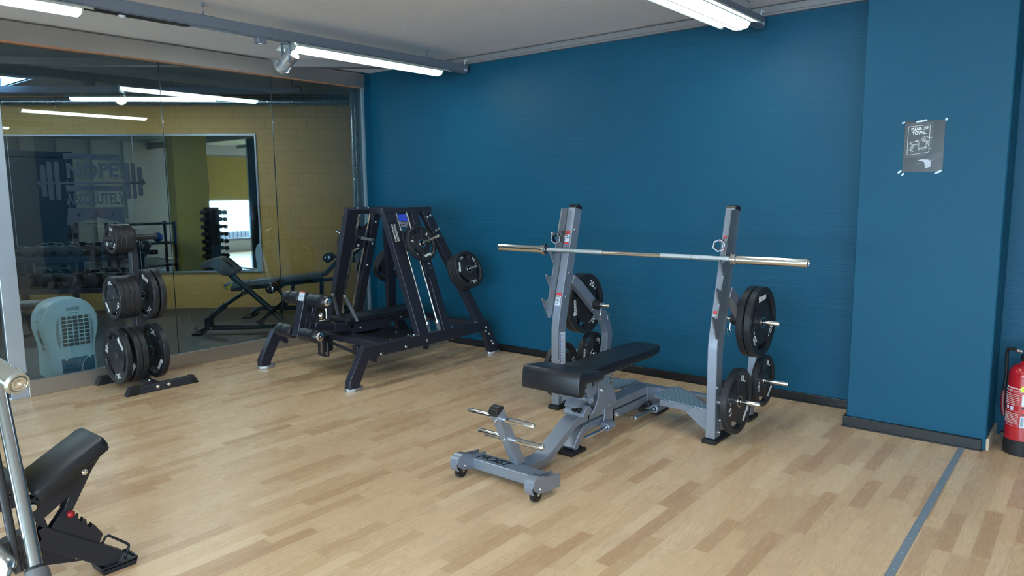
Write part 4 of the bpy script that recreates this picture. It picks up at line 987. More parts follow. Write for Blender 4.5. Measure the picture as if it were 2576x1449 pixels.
    b.box(xb-0.028, xb+0.028, 4.06, 4.14, 0.330, 0.336, 0.001); b.box(xb-0.028, xb+0.028, 4.33, 4.435, 0.330, 0.336, 0.001); b.box(xb-0.028, xb+0.028, 4.82, 4.89, 0.330, 0.336, 0.001)
    obj('bolt', b, ZINC, pm)
    b = B(); b.prism([(3.60, 0.232), (3.68, 0.232), (3.68, 0.185), (3.645, 0.190)], xb-0.026, xb+0.026, 'x', 0.004); b.prism([(4.20, 0.232), (4.27, 0.232), (4.27, 0.195), (4.235, 0.185), (4.205, 0.195)], xb-0.004, xb+0.004, 'x', 0.002); obj('lower_bracket', b, MACHINE, pm)
# nameplate on the right front upright
pt = [SF(1, 4.137, 1.002, 0.0008), SF(1, 4.203, 0.999, 0.0008), SF(1, 4.204, 0.803, 0.0008), SF(1, 4.138, 0.804, 0.0008)]
b = B(); sfprism(b, 1, [(4.138, 0.803), (4.204, 0.803), (4.204, 1.001), (4.138, 1.001)], 0.0, 0.002, 0); nb = obj('nameplate', b, BLACKP, pm)
xa_ = SF(1, 0, 0, 0) - SF(1, 0, 1, 0); ya_ = Vector((0, 1, 0))
ts = [textmesh('x', 'REALLEADER', 0.033, WHITE, frame(SF(1, 4.184, 0.902, 0.0025), xa_, ya_), nb, 0.0003, 0.0003, sx=0.82), textmesh('x', 'GYM EQUIPMENT', 0.026, WHITE, frame(SF(1, 4.154, 0.902, 0.0025), xa_, ya_), nb, 0.0003, 0.0003, sx=0.78)]
joinmesh('lettering', ts)
# cross members
b = B()
b.prism([(3.755, 0.268), (3.895, 0.268), (3.895, 0.322), (3.755, 0.322)], XM-0.60, XM+0.60, 'x', 0.003)
b.prism([(4.92, 0.268), (4.99, 0.268), (4.99, 0.325), (4.92, 0.325)], XM-0.60, XM+0.60, 'x', 0.003); obj('cross_beam', b, MACHINE, pm)
b = B(); p0 = SF(1, 4.40, 1.108, -0.05); p1 = SF(-1, 4.40, 1.108, -0.05); b.beam(p0, p1, 0.10, 0.045); b.beam(SF(1, 4.62, 1.108, -0.05), SF(-1, 4.62, 1.108, -0.05), 0.05, 0.045)
b.prism([(SF(1, 4.12, 1.12, -0.05).x, 4.108), (SF(-1, 4.12, 1.12, -0.05).x, 4.108), (SF(-1, 4.2, 1.12, -0.05).x, 4.16), (SF(1, 4.2, 1.12, -0.05).x, 4.16)], 1.372, 1.380, 'z') if False else None
obj('top_cross_member', b, MACHINE, pm)
# blue information panel under the rear top member and its nameplate
b = B(); b.box(XM-0.10, XM+0.16, 4.592, 4.598, 1.20, 1.355); pn = obj('information_panel', b, BLACKP, pm)
b = B(); b.box(XM-0.085, XM+0.145, 4.589, 4.592, 1.262, 1.345); obj('panel_print', b, GLOWPRINT, pn)  # the print is given a faint blue glow of its own
ts = [textmesh('x', 'REALLEADER', 0.034, LABELW, frame((XM+0.03, 4.5905, 1.242), (1, 0, 0), (0, 0, 1)), pn, 0.0003), textmesh('x', 'GYM EQUIPMENT', 0.022, LABELW, frame((XM+0.03, 4.5905, 1.214), (1, 0, 0), (0, 0, 1)), pn, 0.0003)]
joinmesh('lettering', ts)
# bench
b = B()
out = [(XM-0.118, 3.795), (XM+0.118, 3.795), (XM+0.125, 3.83), (XM+0.125, 4.66), (XM+0.10, 4.72), (XM-0.10, 4.72), (XM-0.125, 4.66), (XM-0.125, 3.83)]
b.prism(out, 0.418, 0.466, 'z', 0.012); bp_ = obj('bench_pad', b, LEATHER, pm)
b = B(); b.prism(out, 0.408, 0.4185, 'z', 0.002); obj('pad_board', b, BLACKP, pm)
b = B()
b.box(XM-0.045, XM+0.045, 3.80, 4.60, 0.355, 0.408, 0.003)
b.box(XM+0.10, XM+0.106, 3.88, 4.30, 0.325, 0.412, 0.001); b.box(XM-0.106, XM-0.10, 3.88, 4.30, 0.325, 0.412, 0.001)
b.box(XM-0.11, XM+0.11, 3.86, 3.90, 0.322, 0.372, 0.003); b.box(XM-0.02, XM+0.02, 4.2, 4.24, 0.3, 0.41, 0.002)
b.beam((XM+0.03, 4.62, 0.41), (XM+0.03, 4.93, 0.31), 0.04, 0.05)
obj('bench_frame', b, MACHINE, pm)
b = B(); b.box(XM-0.36, XM+0.52, 3.90, 4.32, 0.300, 0.306, 0.001); pl_ = obj('base_plate', b, BLACKP, pm)
b = B()
for x, y in ((XM+0.15, 3.92), (XM+0.50, 3.94), (XM+0.28, 4.20), (XM+0.48, 4.16), (XM+0.52, 4.30)): b.bolt((x, y, 0.307), (0, 0, 1), 0.009)
b.bolt((XM+0.106, 3.95, 0.365), (1, 0, 0), 0.009); b.bolt((XM+0.106, 4.42, 0.395), (1, 0, 0), 0.008)
obj('bolt', b, ZINC, pl_)
# leg hold-down
b = B(); b.beam((XM, 3.378, 0.365), (XM, 3.476, 0.715), 0.086, 0.055, (0, -1, 0), 0.003); b.beam((XM, 3.53, 0.435), (XM, 3.80, 0.375), 0.10, 0.055, (0, 0, 1), 0.003); b.beam((XM, 3.50, 0.40), (XM, 3.56, 0.62), 0.05, 0.05, (0, -1, 0)); b.box(XM-0.047, XM+0.047, 3.44, 3.53, 0.475, 0.535, 0.003); obj('leg_curl_post', b, MACHINE, pm)
b = B(); b.prism([(3.70, 0.44), (3.86, 0.40), (3.86, 0.355), (3.70, 0.36)], XM+0.045, XM+0.09, 'x', 0.002); obj('side_arm', b, MACHINE, pm)
for ry, rz, rn in ((3.485, 0.660, 'upper'), (3.395, 0.395, 'lower')):
    for s in (-1, 1):
        b = B(); R = 0.058
        b.lathe((XM+s*0.052, ry, rz), (s, 0, 0), [(0, 0.035), (0.003, 0.048), (0.015, 0.056), (0.030, R), (0.115, R), (0.1155, R-0.002), (0.118, R-0.001), (0.190, R-0.001), (0.215, R-0.006), (0.232, R-0.018), (0.236, 0.034), (0.236, 0.0)], 36); fr_ = obj('foam_roller', b, simple('roller_vinyl_%s_%d' % (rn, s), (0.014, 0.015, 0.018), 0.3, bump=0.06, bs=300) if False else LEATHER, pm)
        b = B(); b.lathe((XM+s*0.287, ry, rz), (s, 0, 0), [(0, 0.036), (0.006, 0.036), (0.012, 0.028), (0.014, 0.010), (0.014, 0.0)], 28); b.bolt((XM+s*0.300, ry, rz), (s, 0, 0), 0.006); obj('end_cap', b, CHROME, fr_)
    b = B(); b.cyl((XM-0.28, ry, rz), (XM+0.28, ry, rz), 0.012, 12); obj('roller_bar', b, ZINC, pm)
b = B(); b.mi = 0; q = Vector((XM, 3.4465, 0.695)); tv = Vector((0, 0.098, 0.35)).normalized(); nrm = Vector((0, -0.35, 0.098)).normalized()
c = Vector((XM, 3.378, 0.365)) + (Vector((XM, 3.476, 0.715))-Vector((XM, 3.378, 0.365)))*0.90 + nrm*0.0285
b.beam(c - Vector((0.036, 0, 0)), c + Vector((0.036, 0, 0)), 0.001, 0.070, tv, 0); b.mi = 1; c2 = c + tv*0.038; b.beam(c2 - Vector((0.036, 0, 0)), c2 + Vector((0.036, 0, 0)), 0.001, 0.008, tv, 0)
b.mi = 2
for k in (-1, 1): b.beam(c + Vector((k*0.012-0.006, -0.0006, 0)), c + Vector((k*0.012+0.004, -0.0006, 0.004)), 0.001, 0.012, tv, 0)
obj('warning_label', b, [LABELW, LABELR, MATS['label_grey']], pm)
b = B(); b.sphere((XM+0.085, 3.555, 0.520), 0.028, (1, 0.8, 1.1)); b.cyl((XM+0.05, 3.56, 0.52), (XM+0.10, 3.56, 0.52), 0.012, 12); b.cyl((XM+0.075, 3.62, 0.49), (XM+0.075, 3.62, 0.575), 0.010, 12); b.cyl((XM+0.075, 3.62, 0.570), (XM+0.075, 3.62, 0.578), 0.022, 18)
obj('adjusting_knob', b, CHROME, pm)
for s in (-1, 1):
    b = B(); p0 = Vector((XM+s*0.13, 3.93, 0.455)) if False else Vector((XM+s*0.128, 3.900, 0.43)); p1 = Vector((XM+s*0.083, 3.815, 0.648))
    b.cyl(p0, p1, 0.0145, 16); hg = obj('side_handle', b, HANDLEG, pm)
    d_ = (p1-p0).normalized(); b = B(); b.cyl(p1, p1+d_*0.016, 0.0165, 16, 0.003); obj('handle_cap', b, ZINC, hg)
# front low linkage
b = B()
b.prism([(3.70, 0.30), (3.80, 0.30), (3.80, 0.17), (3.75, 0.155), (3.70, 0.17)], XM-0.10, XM-0.092, 'x', 0.002)
b.prism([(XM-0.12, 0.30), (XM-0.085, 0.30), (XM-0.085, 0.16), (XM+0.0, 0.16), (XM+0.0, 0.14), (XM-0.10, 0.14), (XM-0.12, 0.155)], 3.66, 3.668, 'y', 0.001); b.box(XM-0.05, XM-0.02, 3.655, 3.665, 0.15, 0.29); b.cyl((XM-0.12+0.14, 3.66, 0.15), (XM+0.02, 3.66, 0.27), 0.011, 12)
b.beam((XM+0.0, 3.70, 0.265), (XM+0.30, 3.74, 0.20), 0.008, 0.028); b.box(XM+0.27, XM+0.34, 3.72, 3.76, 0.19, 0.27, 0.003)
obj('linkage', b, NAVYM, pm)
b = B(); b.box(XM+0.50, XM+0.506, 3.68, 4.62, 0.17, 0.232, 0.001); ab = obj('adjustment_bar', b, simple('adjustment_bar', (0.20, 0.17, 0.16), 0.45), pm)
b = B()
for k in range(10): b.cyl((XM+0.506, 3.80+k*0.028, 0.205), (XM+0.5072, 3.80+k*0.028, 0.205), 0.007, 10)
obj('hole', b, BLACKP, ab)
G = 'weight plates loaded on the dark press machine'
ax = SF(1, 0, 0, 1) - SF(1, 0, 0, 0); axl = SF(-1, 0, 0, 1) - SF(-1, 0, 0, 0)
plate('5', SF(1, 4.345, 0.765, 0.095), ax, 195, 'black 5 kg plate on the right upper peg of the dark press machine', G)
plate('5', SF(-1, 4.345, 0.765, 0.095), axl, 150, 'black plate showing behind the left frame of the dark press machine', G)
for k, w_ in enumerate(('innermost', 'middle', 'outermost')):
    plate('10s', SF(1, 4.83, 0.487, 0.022+0.040*k), ax, 75 if k == 2 else 20*k, 'black 10 kg plate, %s of three on the right rear peg of the dark machine' % w_, G)
for k, w_ in enumerate(('nearer', 'farther')):
    plate('10s', SF(-1, 4.83, 0.487, 0.022+0.040*k), axl, 70 if k == 0 else 30, 'black 10 kg plate, %s of two on the left rear peg of the dark machine' % w_, G)

# ================================================================ PLATE TREE
TX, TY = -5.95, 2.520
tr = thing('plate_tree', 'black weight plate tree with three peg levels in front of the glass wall', 'plate tree', (TX, TY, 0))
for x in (-5.680, -6.222):
    b = B(); b.prism([(2.271, 0.001), (2.303, 0.062), (2.801, 0.064), (2.834, 0.001)], x-0.025, x+0.025, 'x', 0.003); obj('foot_bar', b, TREEM, tr)
    b = B(); b.prism([(2.268, 0.0), (2.302, 0.066), (2.365, 0.066), (2.365, 0.0)], x-0.0275, x+0.0275, 'x', 0.003); b.prism([(2.765, 0.0), (2.765, 0.068), (2.803, 0.068), (2.838, 0.0)], x-0.0275, x+0.0275, 'x', 0.003); obj('rubber_end_cap', b, BLACKRUB, tr)
b = B(); b.box(-6.20, -5.70, 2.492, 2.548, 0.022, 0.060, 0.003); b.box(-6.02, -5.88, 2.48, 2.56, 0.060, 0.066, 0.001); obj('base_bar', b, TREEM, tr)
b = B(); b.bolt((-5.655, 2.506, 0.035), (1, 0, 0), 0.011); b.bolt((-5.655, 2.594, 0.036), (1, 0, 0), 0.011); b.bolt((-5.80, 2.51, 0.060), (0, 0, 1), 0.01); obj('bolt', b, ZINC, tr)
b = B(); b.prism([(-5.982, 0.06), (-5.918, 0.06), (-5.918, 1.262), (-5.982, 1.262)], 2.495, 2.543, 'y', 0.003); obj('upright', b, TREEM, tr)
for z, l0, l1 in ((1.192, 0.220, 0.195), (0.731, 0.205, 0.195), (0.272, 0.192, 0.226)):
    b = B(); b.cyl((TX, TY-l0, z), (TX, TY+l1, z), 0.0235, 24, 0.002); obj('weight_peg', b, TREEM, tr)
G = 'weight plates on the plate tree'
names = ['frontmost', 'second from the front', 'third from the front', 'rearmost']
for k in range(4): plate('2.5', (TX, 2.378+0.0375*k*0.95, 1.192-0.004), (0, -1, 0), 110+30*k, 'small plate on the plate tree top peg, %s of four' % names[k], G)
for k in range(4): plate('10', (TX, 2.352+0.0415*k*0.95, 0.728), (0, -1, 0), 130 if k == 0 else 40*k, '10 kg plate, %s of four, left middle peg of the plate tree' % names[k], G)
plate('20', (TX, 2.345, 0.268), (0, -1, 0), -45, 'frontmost black 20 kg plate with fitcom lettering, bottom peg of the plate tree', G)
for k, w_ in ((0, 'second from the front'), (1, 'nearest the upright')): plate('20', (TX, 2.422+0.046*k, 0.268), (0, -1, 0), -130+90*k, '20 kg plate, %s, left bottom peg of the plate tree' % w_, G)
plate('20', (TX, 2.632, 0.268), (0, -1, 0), -130, 'black 20 kg plate alone on the right bottom peg of the plate tree', G)
for k, w_ in ((0, 'nearer'), (1, 'farther')): plate('15', (TX, 2.595+0.058*k, 0.729), (0, -1, 0), -20, 'black 15 kg plate, %s of two on the right middle peg of the plate tree' % w_, G)

# ================================================================ WALL SIGN, EXTINGUISHER
sg = thing('poster', 'black PLEASE USE TOWEL poster taped to the blue pillar', 'poster', (-0.865, 4.868, 1.76))
yf = 4.8705
b = B(); b.prism([(-0.967, 1.913), (-0.759, 1.909), (-0.757, 1.613), (-0.968, 1.616)], yf-0.0012, yf, 'y'); ps_ = obj('poster_sheet', b, simple('poster_black', (0.008, 0.011, 0.016), 0.25), sg)
def SP(u, v): # poster coordinates 0..1 from top left
    return (-0.967+0.209*u, 1.911-0.297*v)
b = B(); DG = simple('poster_dark_grey', (0.028, 0.034, 0.045), 0.3); LG = simple('poster_line_grey', (0.10, 0.11, 0.13), 0.3)
def quad(b, pts, d=0.0016): b.prism([SP(*p) for p in pts], yf-d, yf-0.0008, 'y')
b.mi = 0; quad(b, [(0.01, 0.045), (0.71, 0.02), (0.71, 0.60), (0.55, 0.68), (0.01, 0.70)])
b.mi = 1
for v in (0.06,): quad(b, [(0.0, v), (0.71, v-0.02), (0.71, v-0.015), (0.0, v+0.005)], 0.0018)
for v in (0.22, 0.38, 0.55): quad(b, [(0.62, v), (0.70, v-0.002), (0.70, v+0.002), (0.62, v+0.002)], 0.0018); quad(b, [(0.0, v), (0.07, v), (0.07, v+0.003), (0.0, v+0.003)], 0.0018)
quad(b, [(0.02, 0.715), (0.62, 0.665), (0.62, 0.67), (0.02, 0.72)], 0.0018)
b.mi = 0; quad(b, [(0.55, 0.74), (0.72, 0.66), (0.95, 0.65), (0.70, 0.78)], 0.0019)
b.mi = 1; quad(b, [(0.70, 0.78), (0.95, 0.66), (0.95, 0.672), (0.71, 0.795)], 0.0020); quad(b, [(0.27, 0.86), (0.53, 0.81), (0.53, 0.817), (0.27, 0.868)], 0.0020)
b.mi = 2; quad(b, [(0.36, 0.775), (0.48, 0.750), (0.64, 0.762), (0.70, 0.785), (0.70, 0.90), (0.57, 0.935), (0.55, 0.83), (0.52, 0.795)], 0.0022)
b.mi = 3; quad(b, [(0.57, 0.89), (0.70, 0.86), (0.70, 0.867), (0.57, 0.897)], 0.0024); quad(b, [(0.57, 0.91), (0.70, 0.88), (0.70, 0.884), (0.57, 0.914)], 0.0024)
obj('poster_picture', b, [DG, LG, simple('poster_towel', (0.48, 0.50, 0.58), 0.5), simple('poster_towel_band', (0.36, 0.38, 0.46), 0.5)], ps_)
def line(b, pts, r=0.0011, close=False):
    P = [Vector((SP(*p)[0], yf-0.0020, SP(*p)[1])) for p in pts]
    b.tube(P, r, 6, close)
b = B(); 
rr = [(0.12+0.42/2 + 0, 0)] 
corner = []
for cx, cy, a0 in ((0.60, 0.115, -90), (0.60, 0.595, 0), (0.13, 0.635, 90), (0.13, 0.13, 180)):
    for k in range(5):
        a = math.radians(a0 + 90*k/4); corner.append((cx + 0.035*math.cos(a), cy + 0.027*math.sin(a)))
line(b, corner, 0.0012, True)
line(b, [(0.15, 0.425), (0.29, 0.395), (0.36, 0.40)]); line(b, [(0.15, 0.425), (0.16, 0.445), (0.24, 0.468), (0.36, 0.462), (0.36, 0.445), (0.23, 0.452), (0.15, 0.425)])
line(b, [(0.24, 0.468), (0.17, 0.565), (0.13, 0.563)]); line(b, [(0.21, 0.468), (0.15, 0.555)]); line(b, [(0.17, 0.565), (0.27, 0.60)]); line(b, [(0.26, 0.47), (0.205, 0.572)])
line(b, [(0.30, 0.385), (0.46, 0.375), (0.56, 0.40), (0.56, 0.545), (0.38, 0.575), (0.38, 0.43), (0.345, 0.385), (0.305, 0.40), (0.31, 0.415)]); line(b, [(0.38, 0.535), (0.56, 0.508)]); line(b, [(0.38, 0.55), (0.56, 0.523)])
line(b, [(0.57, 0.405), (0.63, 0.415), (0.64, 0.435), (0.57, 0.44)]); line(b, [(0.60, 0.44), (0.645, 0.54), (0.57, 0.52)]); line(b, [(0.645, 0.54), (0.665, 0.55)])
line(b, [(0.43, 0.375), (0.46, 0.335), (0.53, 0.305), (0.64, 0.335), (0.70, 0.335)]); line(b, [(0.67, 0.385), (0.62, 0.385), (0.56, 0.40), (0.47, 0.405), (0.455, 0.39), (0.50, 0.375), (0.55, 0.35), (0.545, 0.338), (0.515, 0.34), (0.465, 0.385)])
obj('towel_icon', b, WHITE, ps_)
sx_ = Vector((1, 0, 0.0)); 
ts = [textmesh('x', 'PLEASE USE', 0.0225, WHITE, frame((SP(0.38, 0.155)[0], yf-0.002, SP(0.38, 0.155)[1]), (1, 0, 0.06), (0, 0, 1)), ps_, 0.0003, 0.0006, sx=0.78),
      textmesh('x', 'TOWEL', 0.0265, WHITE, frame((SP(0.375, 0.235)[0], yf-0.002, SP(0.375, 0.235)[1]), (1, 0, 0.06), (0, 0, 1)), ps_, 0.0003, 0.0006, sx=0.80)]
joinmesh('lettering', ts)
for (u, v, a, l) in ((-0.04, 0.02, 20, 0.022), (0.42, 0.005, 8, 0.075), (-0.07, 0.99, 35, 0.026), (0.02, 1.04, 50, 0.022), (0.90, 1.01, 25, 0.045), (1.02, 0.0, 60, 0.018)):
    c = SP(u, v); ca, sa = math.cos(math.radians(a)), math.sin(math.radians(a)); random.seed(int(u*100)+7)
    b = B(); pts = []
    for k in range(8):
        t_ = 2*PI*k/8; rx = l/2*(0.8+0.4*random.random()); ry = 0.006*(0.7+0.6*random.random())
        px, pz = rx*math.cos(t_), ry*math.sin(t_); pts.append((c[0]+px*ca-pz*sa, c[1]+px*sa+pz*ca))
    b.prism(pts, yf-0.0032, yf-0.0022, 'y'); obj('tape_piece', b, TAPE, sg)

EX, EY, ER = -0.285, 4.955, 0.084
ex = thing('fire_extinguisher', 'red fire extinguisher with black foot standing on the floor beside the blue pillar', 'fire extinguisher', (EX, EY, 0))
b = B(); b.lathe((EX, EY, 0.085), (0, 0, 1), [(0, ER*0.9), (0.0, ER), (0.375, ER), (0.395, ER-0.003), (0.415, ER-0.012), (0.432, ER-0.030), (0.440, 0.034), (0.450, 0.030), (0.462, 0.028), (0.462, 0)], 48); cyl_ = obj('cylinder', b, EXTRED, ex)
b = B(); b.lathe((EX, EY, 0.0), (0, 0, 1), [(0, ER-0.006), (0.004, ER), (0.05, ER+0.002), (0.090, ER+0.002), (0.092, ER-0.004)], 48); b.box(EX-ER-0.016, EX-ER+0.01, EY-0.02, EY+0.02, 0.075, 0.110, 0.003); obj('rubber_base', b, BLACKRUB, ex)
b = B(); b.cyl((EX, EY, 0.540), (EX, EY, 0.578), 0.033, 28, 0.006); b.cyl((EX, EY, 0.578), (EX, EY, 0.600), 0.020, 20, 0.003); b.box(EX-0.02, EX+0.09, EY-0.012, EY+0.012, 0.600, 0.615, 0.004); b.prism([(EX-0.01, 0.63), (EX+0.10, 0.66), (EX+0.10, 0.648), (EX-0.01, 0.615)], EY-0.010, EY+0.010, 'y', 0.003); obj('valve_handle', b, BLACKP, ex)
b = B(); b.cyl((EX-0.030, EY-0.01, 0.595), (EX-0.055, EY-0.02, 0.600), 0.010, 16); obj('hose_fitting', b, ZINC, ex)
b = B(); b.tube([(EX-0.050, EY-0.015, 0.600), (EX-0.078, EY-0.01, 0.606), (EX-0.094, EY+0.0, 0.598), (EX-0.100, EY+0.01, 0.575), (EX-0.099, EY+0.02, 0.535), (EX-0.096, EY+0.035, 0.45), (EX-0.102, EY+0.04, 0.34)], 0.0095, 14); obj('hose', b, BLACKRUB, ex)
b = B(); b.tube([(EX-0.102, EY+0.04, 0.345), (EX-0.104, EY+0.035, 0.30), (EX-0.101, EY+0.03, 0.25), (EX-0.092, EY+0.025, 0.20)], 0.012, 14); obj('hose_nozzle', b, simple('dark_red_plastic', (0.12, 0.01, 0.015), 0.4), ex)
def wrap(z0, a0):
    """wrap flat text (x across, y up) round the cylinder; a0 heading of its centre"""
    def f(v):
        a = a0 + v.x/ER; r = ER + 0.0008 + v.z
        return Vector((EX + r*math.cos(a), EY + r*math.sin(a), z0 + v.y))
    return f
I4 = Matrix.Identity(4)
a0 = math.radians(-128)
ts = [textmesh('x', 'Brandschutz ag', 0.015, WHITE, I4, cyl_, 0.0003, 0.0003, warp=wrap(0.392, a0)), textmesh('x', 'EXTINCTEUR  ESTINTORE', 0.0095, WHITE, I4, cyl_, 0.0003, warp=wrap(0.375, a0))]
for k, (z, n) in enumerate(((0.355, 20), (0.345, 19), (0.335, 20), (0.325, 21), (0.315, 19), (0.305, 22), (0.295, 20), (0.245, 22), (0.236, 21), (0.227, 22), (0.218, 20), (0.209, 22), (0.200, 21), (0.191, 18))):
    ts.append(textmesh('x', 'i'*0 + 'mnwm inwm mnimw nmiw'[:n], 0.0088, WHITE, I4, cyl_, 0.0003, warp=wrap(z, a0-0.10)))
joinmesh('lettering', ts)['label'] = 'rows of white print'
def cylpatch(b, aa, ab, z0, z1, dr=0.0012):
    n = 8; r0, r1 = ER+0.0002, ER+dr
    for k in range(n):
        t0 = aa+(ab-aa)*k/n; t1 = aa+(ab-aa)*(k+1)/n
        b.prism([(EX+r*math.cos(t), EY+r*math.sin(t)) for r, t in ((r0, t0), (r1, t0), (r1, t1), (r0, t1))], z0, z1, 'z')
b = B(); b.mi = 0
cylpatch(b, a0+0.60, a0+1.3, 0.295, 0.360); cylpatch(b, a0+0.58, a0+1.3, 0.170, 0.235); b.mi = 1; cylpatch(b, a0+0.60, a0+1.3, 0.242, 0.288); b.mi = 2; cylpatch(b, a0+0.62, a0+1.3, 0.250, 0.278, 0.0016)
b.mi = 0; cylpatch(b, a0-0.42, a0-0.22, 0.268, 0.284); cylpatch(b, a0-0.08, a0+0.12, 0.262, 0.284)
for z in (0.366, 0.184, 0.257, 0.173): cylpatch(b, a0-0.55, a0+0.52, z, z+0.0008)
b.mi = 1
for k in range(9): cylpatch(b, a0+0.62+k*0.018, a0+0.628+k*0.018, 0.178, 0.228, 0.0015)
obj('instruction_label', b, [LABELW, BLACKP, LABELR], cyl_)
b = B(); n = 20; a1 = a0+0.66
vs = [(a1 + 0.016/ER*math.cos(2*PI*k/n), 0.392 + 0.016*math.sin(2*PI*k/n)) for k in range(n)]
vv = [b.bm.verts.new((EX+(ER+0.0014)*math.cos(a), EY+(ER+0.0014)*math.sin(a), z)) for a, z in vs]; f_ = b.bm.faces.new(vv)
r_ = bmesh.ops.extrude_face_region(b.bm, geom=[f_]); 
for v in [g for g in r_['geom'] if isinstance(g, bmesh.types.BMVert)]: v.co += Vector((math.cos(a1), math.sin(a1), 0))*0.0006
ys_ = obj('inspection_sticker', b, simple('sticker_yellow', (0.75, 0.80, 0.05), 0.4), cyl_)
joinmesh('lettering', [textmesh('x', '19', 0.016, BLACKP, I4, ys_, 0.0006, 0.0004, warp=lambda v: Vector((EX+(ER+0.0022+v.z)*math.cos(a1+v.x/ER), EY+(ER+0.0022+v.z)*math.sin(a1+v.x/ER), 0.391+v.y)))])
# ================================================================ FRONT LEFT: ADJUSTABLE BENCH, MACHINE ROD, BAR END
BX = -3.055
ab_ = thing('adjustable_bench', 'black adjustable bench with tilted seat, notch ladder and wire handle at the lower left', 'weight bench', (BX, 0.8, 0))
b = B(); b.beam((BX, 1.135, 0.035), (BX, 0.842, 0.262), 0.050, 0.075, (0, 0.61, 0.79)); b.beam((BX, 0.865, 0.268), (BX, 0.835, 0.395), 0.050, 0.062, (0, 1, 0.2)); obj('main_tube', b, NAVYM, ab_)
b = B(); b.prism([(1.068, 0.0), (1.195, 0.0), (1.205, 0.026), (1.062, 0.026)], -3.125, -3.018, 'x', 0.002); b.box(-3.121, -3.022, 1.062, 1.07, 0.02, 0.032); b.box(-3.121, -3.022, 1.197, 1.205, 0.02, 0.032); b.box(-3.125, -3.118, 1.066, 1.20, 0.02, 0.032); b.box(-3.025, -3.018, 1.066, 1.20, 0.02, 0.032); obj('foot_tray', b, NAVYM, ab_)
b = B(); b.tube([(BX, 1.075, 0.105), (BX, 1.098, 0.140), (BX, 1.103, 0.1445), (BX, 1.112, 0.146), (BX, 1.180, 0.084), (BX, 1.186, 0.076), (BX, 1.186, 0.068), (BX, 1.166, 0.022)], 0.0052, 12); obj('wire_handle', b, NAVYM, ab_)
lad = [(0.895, 0.245), (0.952, 0.316), (0.966, 0.318), (0.974, 0.311), (0.976, 0.292), (0.982, 0.277), (0.990, 0.275), (0.997, 0.288), (1.003, 0.286), (1.004, 0.262), (1.008, 0.248), (1.017, 0.246), (1.024, 0.256), (1.030, 0.252), (1.032, 0.228), (1.037, 0.215), (1.046, 0.212), (1.053, 0.221), (1.059, 0.216), (1.085, 0.170), (1.083, 0.160), (1.062, 0.118)]
b = B(); b.prism(lad, BX-0.018, BX-0.014, 'x', 0.001); b.prism(lad, BX+0.014, BX+0.018, 'x', 0.001); obj('notch_ladder', b, NAVYM, ab_)
b = B(); b.prism([(0.700, 0.13), (0.70, 0.20), (0.76, 0.215), (0.90, 0.19), (1.028, 0.085), (1.030, 0.068), (0.88, 0.108), (0.80, 0.122)], BX-0.022, BX-0.016, 'x', 0.001); obj('lower_plate', b, NAVYM, ab_)
b = B(); b.beam((BX, 0.865, 0.262), (BX, 0.10, 0.04), 0.05, 0.07); b.box(BX-0.22, BX+0.22, 0.05, 0.13, 0, 0.05, 0.003); obj('rear_tube', b, NAVYM, ab_)
s0 = Vector((BX, 0.866, 0.406)); s1 = Vector((BX, 1.118, 0.548)); sdv = (s1-s0).normalized(); snv = Vector((0, -sdv.z, sdv.y))
def SX(dx, t, h): return Vector((BX+dx, s0.y, s0.z)) + sdv*t + snv*h
xf = Matrix(((1, 0, 0, s0.x), (0, sdv.y, snv.y, s0.y), (0, sdv.z, snv.z, s0.z), (0, 0, 0, 1)))
b = B(); b.prism([(-0.132, 0.005), (-0.120, -0.006), (0.093, -0.006), (0.105, 0.005), (0.105, 0.265), (0.085, 0.285), (-0.112, 0.285), (-0.132, 0.265)], 0.004, 0.050, 'z', 0.014, xf); obj('seat_pad', b, LEATHER, ab_)
b = B(); b.prism([(-0.125, 0.0), (0.098, 0.0), (0.098, 0.27), (0.085, 0.28), (-0.112, 0.28), (-0.125, 0.27)], -0.006, 0.006, 'z', 0.003, xf); obj('pad_board', b, BLACKP, ab_)
for s in (-1, 1):
    x = BX + s*0.024
    b = B(); b.prism([(0.868, 0.385), (1.030, 0.478), (1.108, 0.505), (1.066, 0.452), (0.980, 0.303), (0.964, 0.300), (0.955, 0.318), (0.975, 0.368), (0.880, 0.308), (0.872, 0.345), (0.852, 0.352), (0.840, 0.365), (0.850, 0.382)], x-0.003, x+0.003, 'x', 0.001); obj('seat_bracket', b, NAVYM, ab_)
b = B(); b.cyl((BX-0.035, 0.848, 0.368), (BX+0.034, 0.848, 0.368), 0.017, 24, 0.002); obj('pivot', b, BLACKP, ab_)
b = B(); b.cyl((BX+0.034, 0.848, 0.368), (BX+0.038, 0.848, 0.368), 0.014, 20, 0.001); b.bolt((BX+0.028, 1.036, 0.447), (1, 0, 0), 0.009); b.bolt((BX+0.026, 0.846, 0.302), (1, 0, 0), 0.008)
for y, z in ((0.862, 0.212), (0.926, 0.156), (0.992, 0.103)): b.bolt((BX+0.0, y, z), (1, 0, 0), 0.007)
for y, z in ((0.90, 0.247), (0.970, 0.196), (1.045, 0.136)): b.bolt((BX+0.004, y, z), (0.6, 0.4, 0.6), 0.006)
obj('bolt', b, ZINC, ab_)
b = B(); b.sphere((BX+0.030, 0.974, 0.296), 0.0145); b.sphere((BX-0.030, 0.974, 0.296), 0.0145); obj('stop_knob', b, REDK, ab_)
b = B(); b.pad(BX-0.13, BX+0.10, -0.02, 0.812, 0.46, 0.515, 0.016); bm_ = b; o_ = obj('backrest_pad', b, LEATHER, ab_)
b = B(); b.box(BX-0.12, BX+0.09, 0.0, 0.80, 0.445, 0.46, 0.002); b.box(BX-0.03, BX+0.03, 0.02, 0.84, 0.385, 0.445, 0.003); obj('backrest_frame', b, NAVYM, ab_)

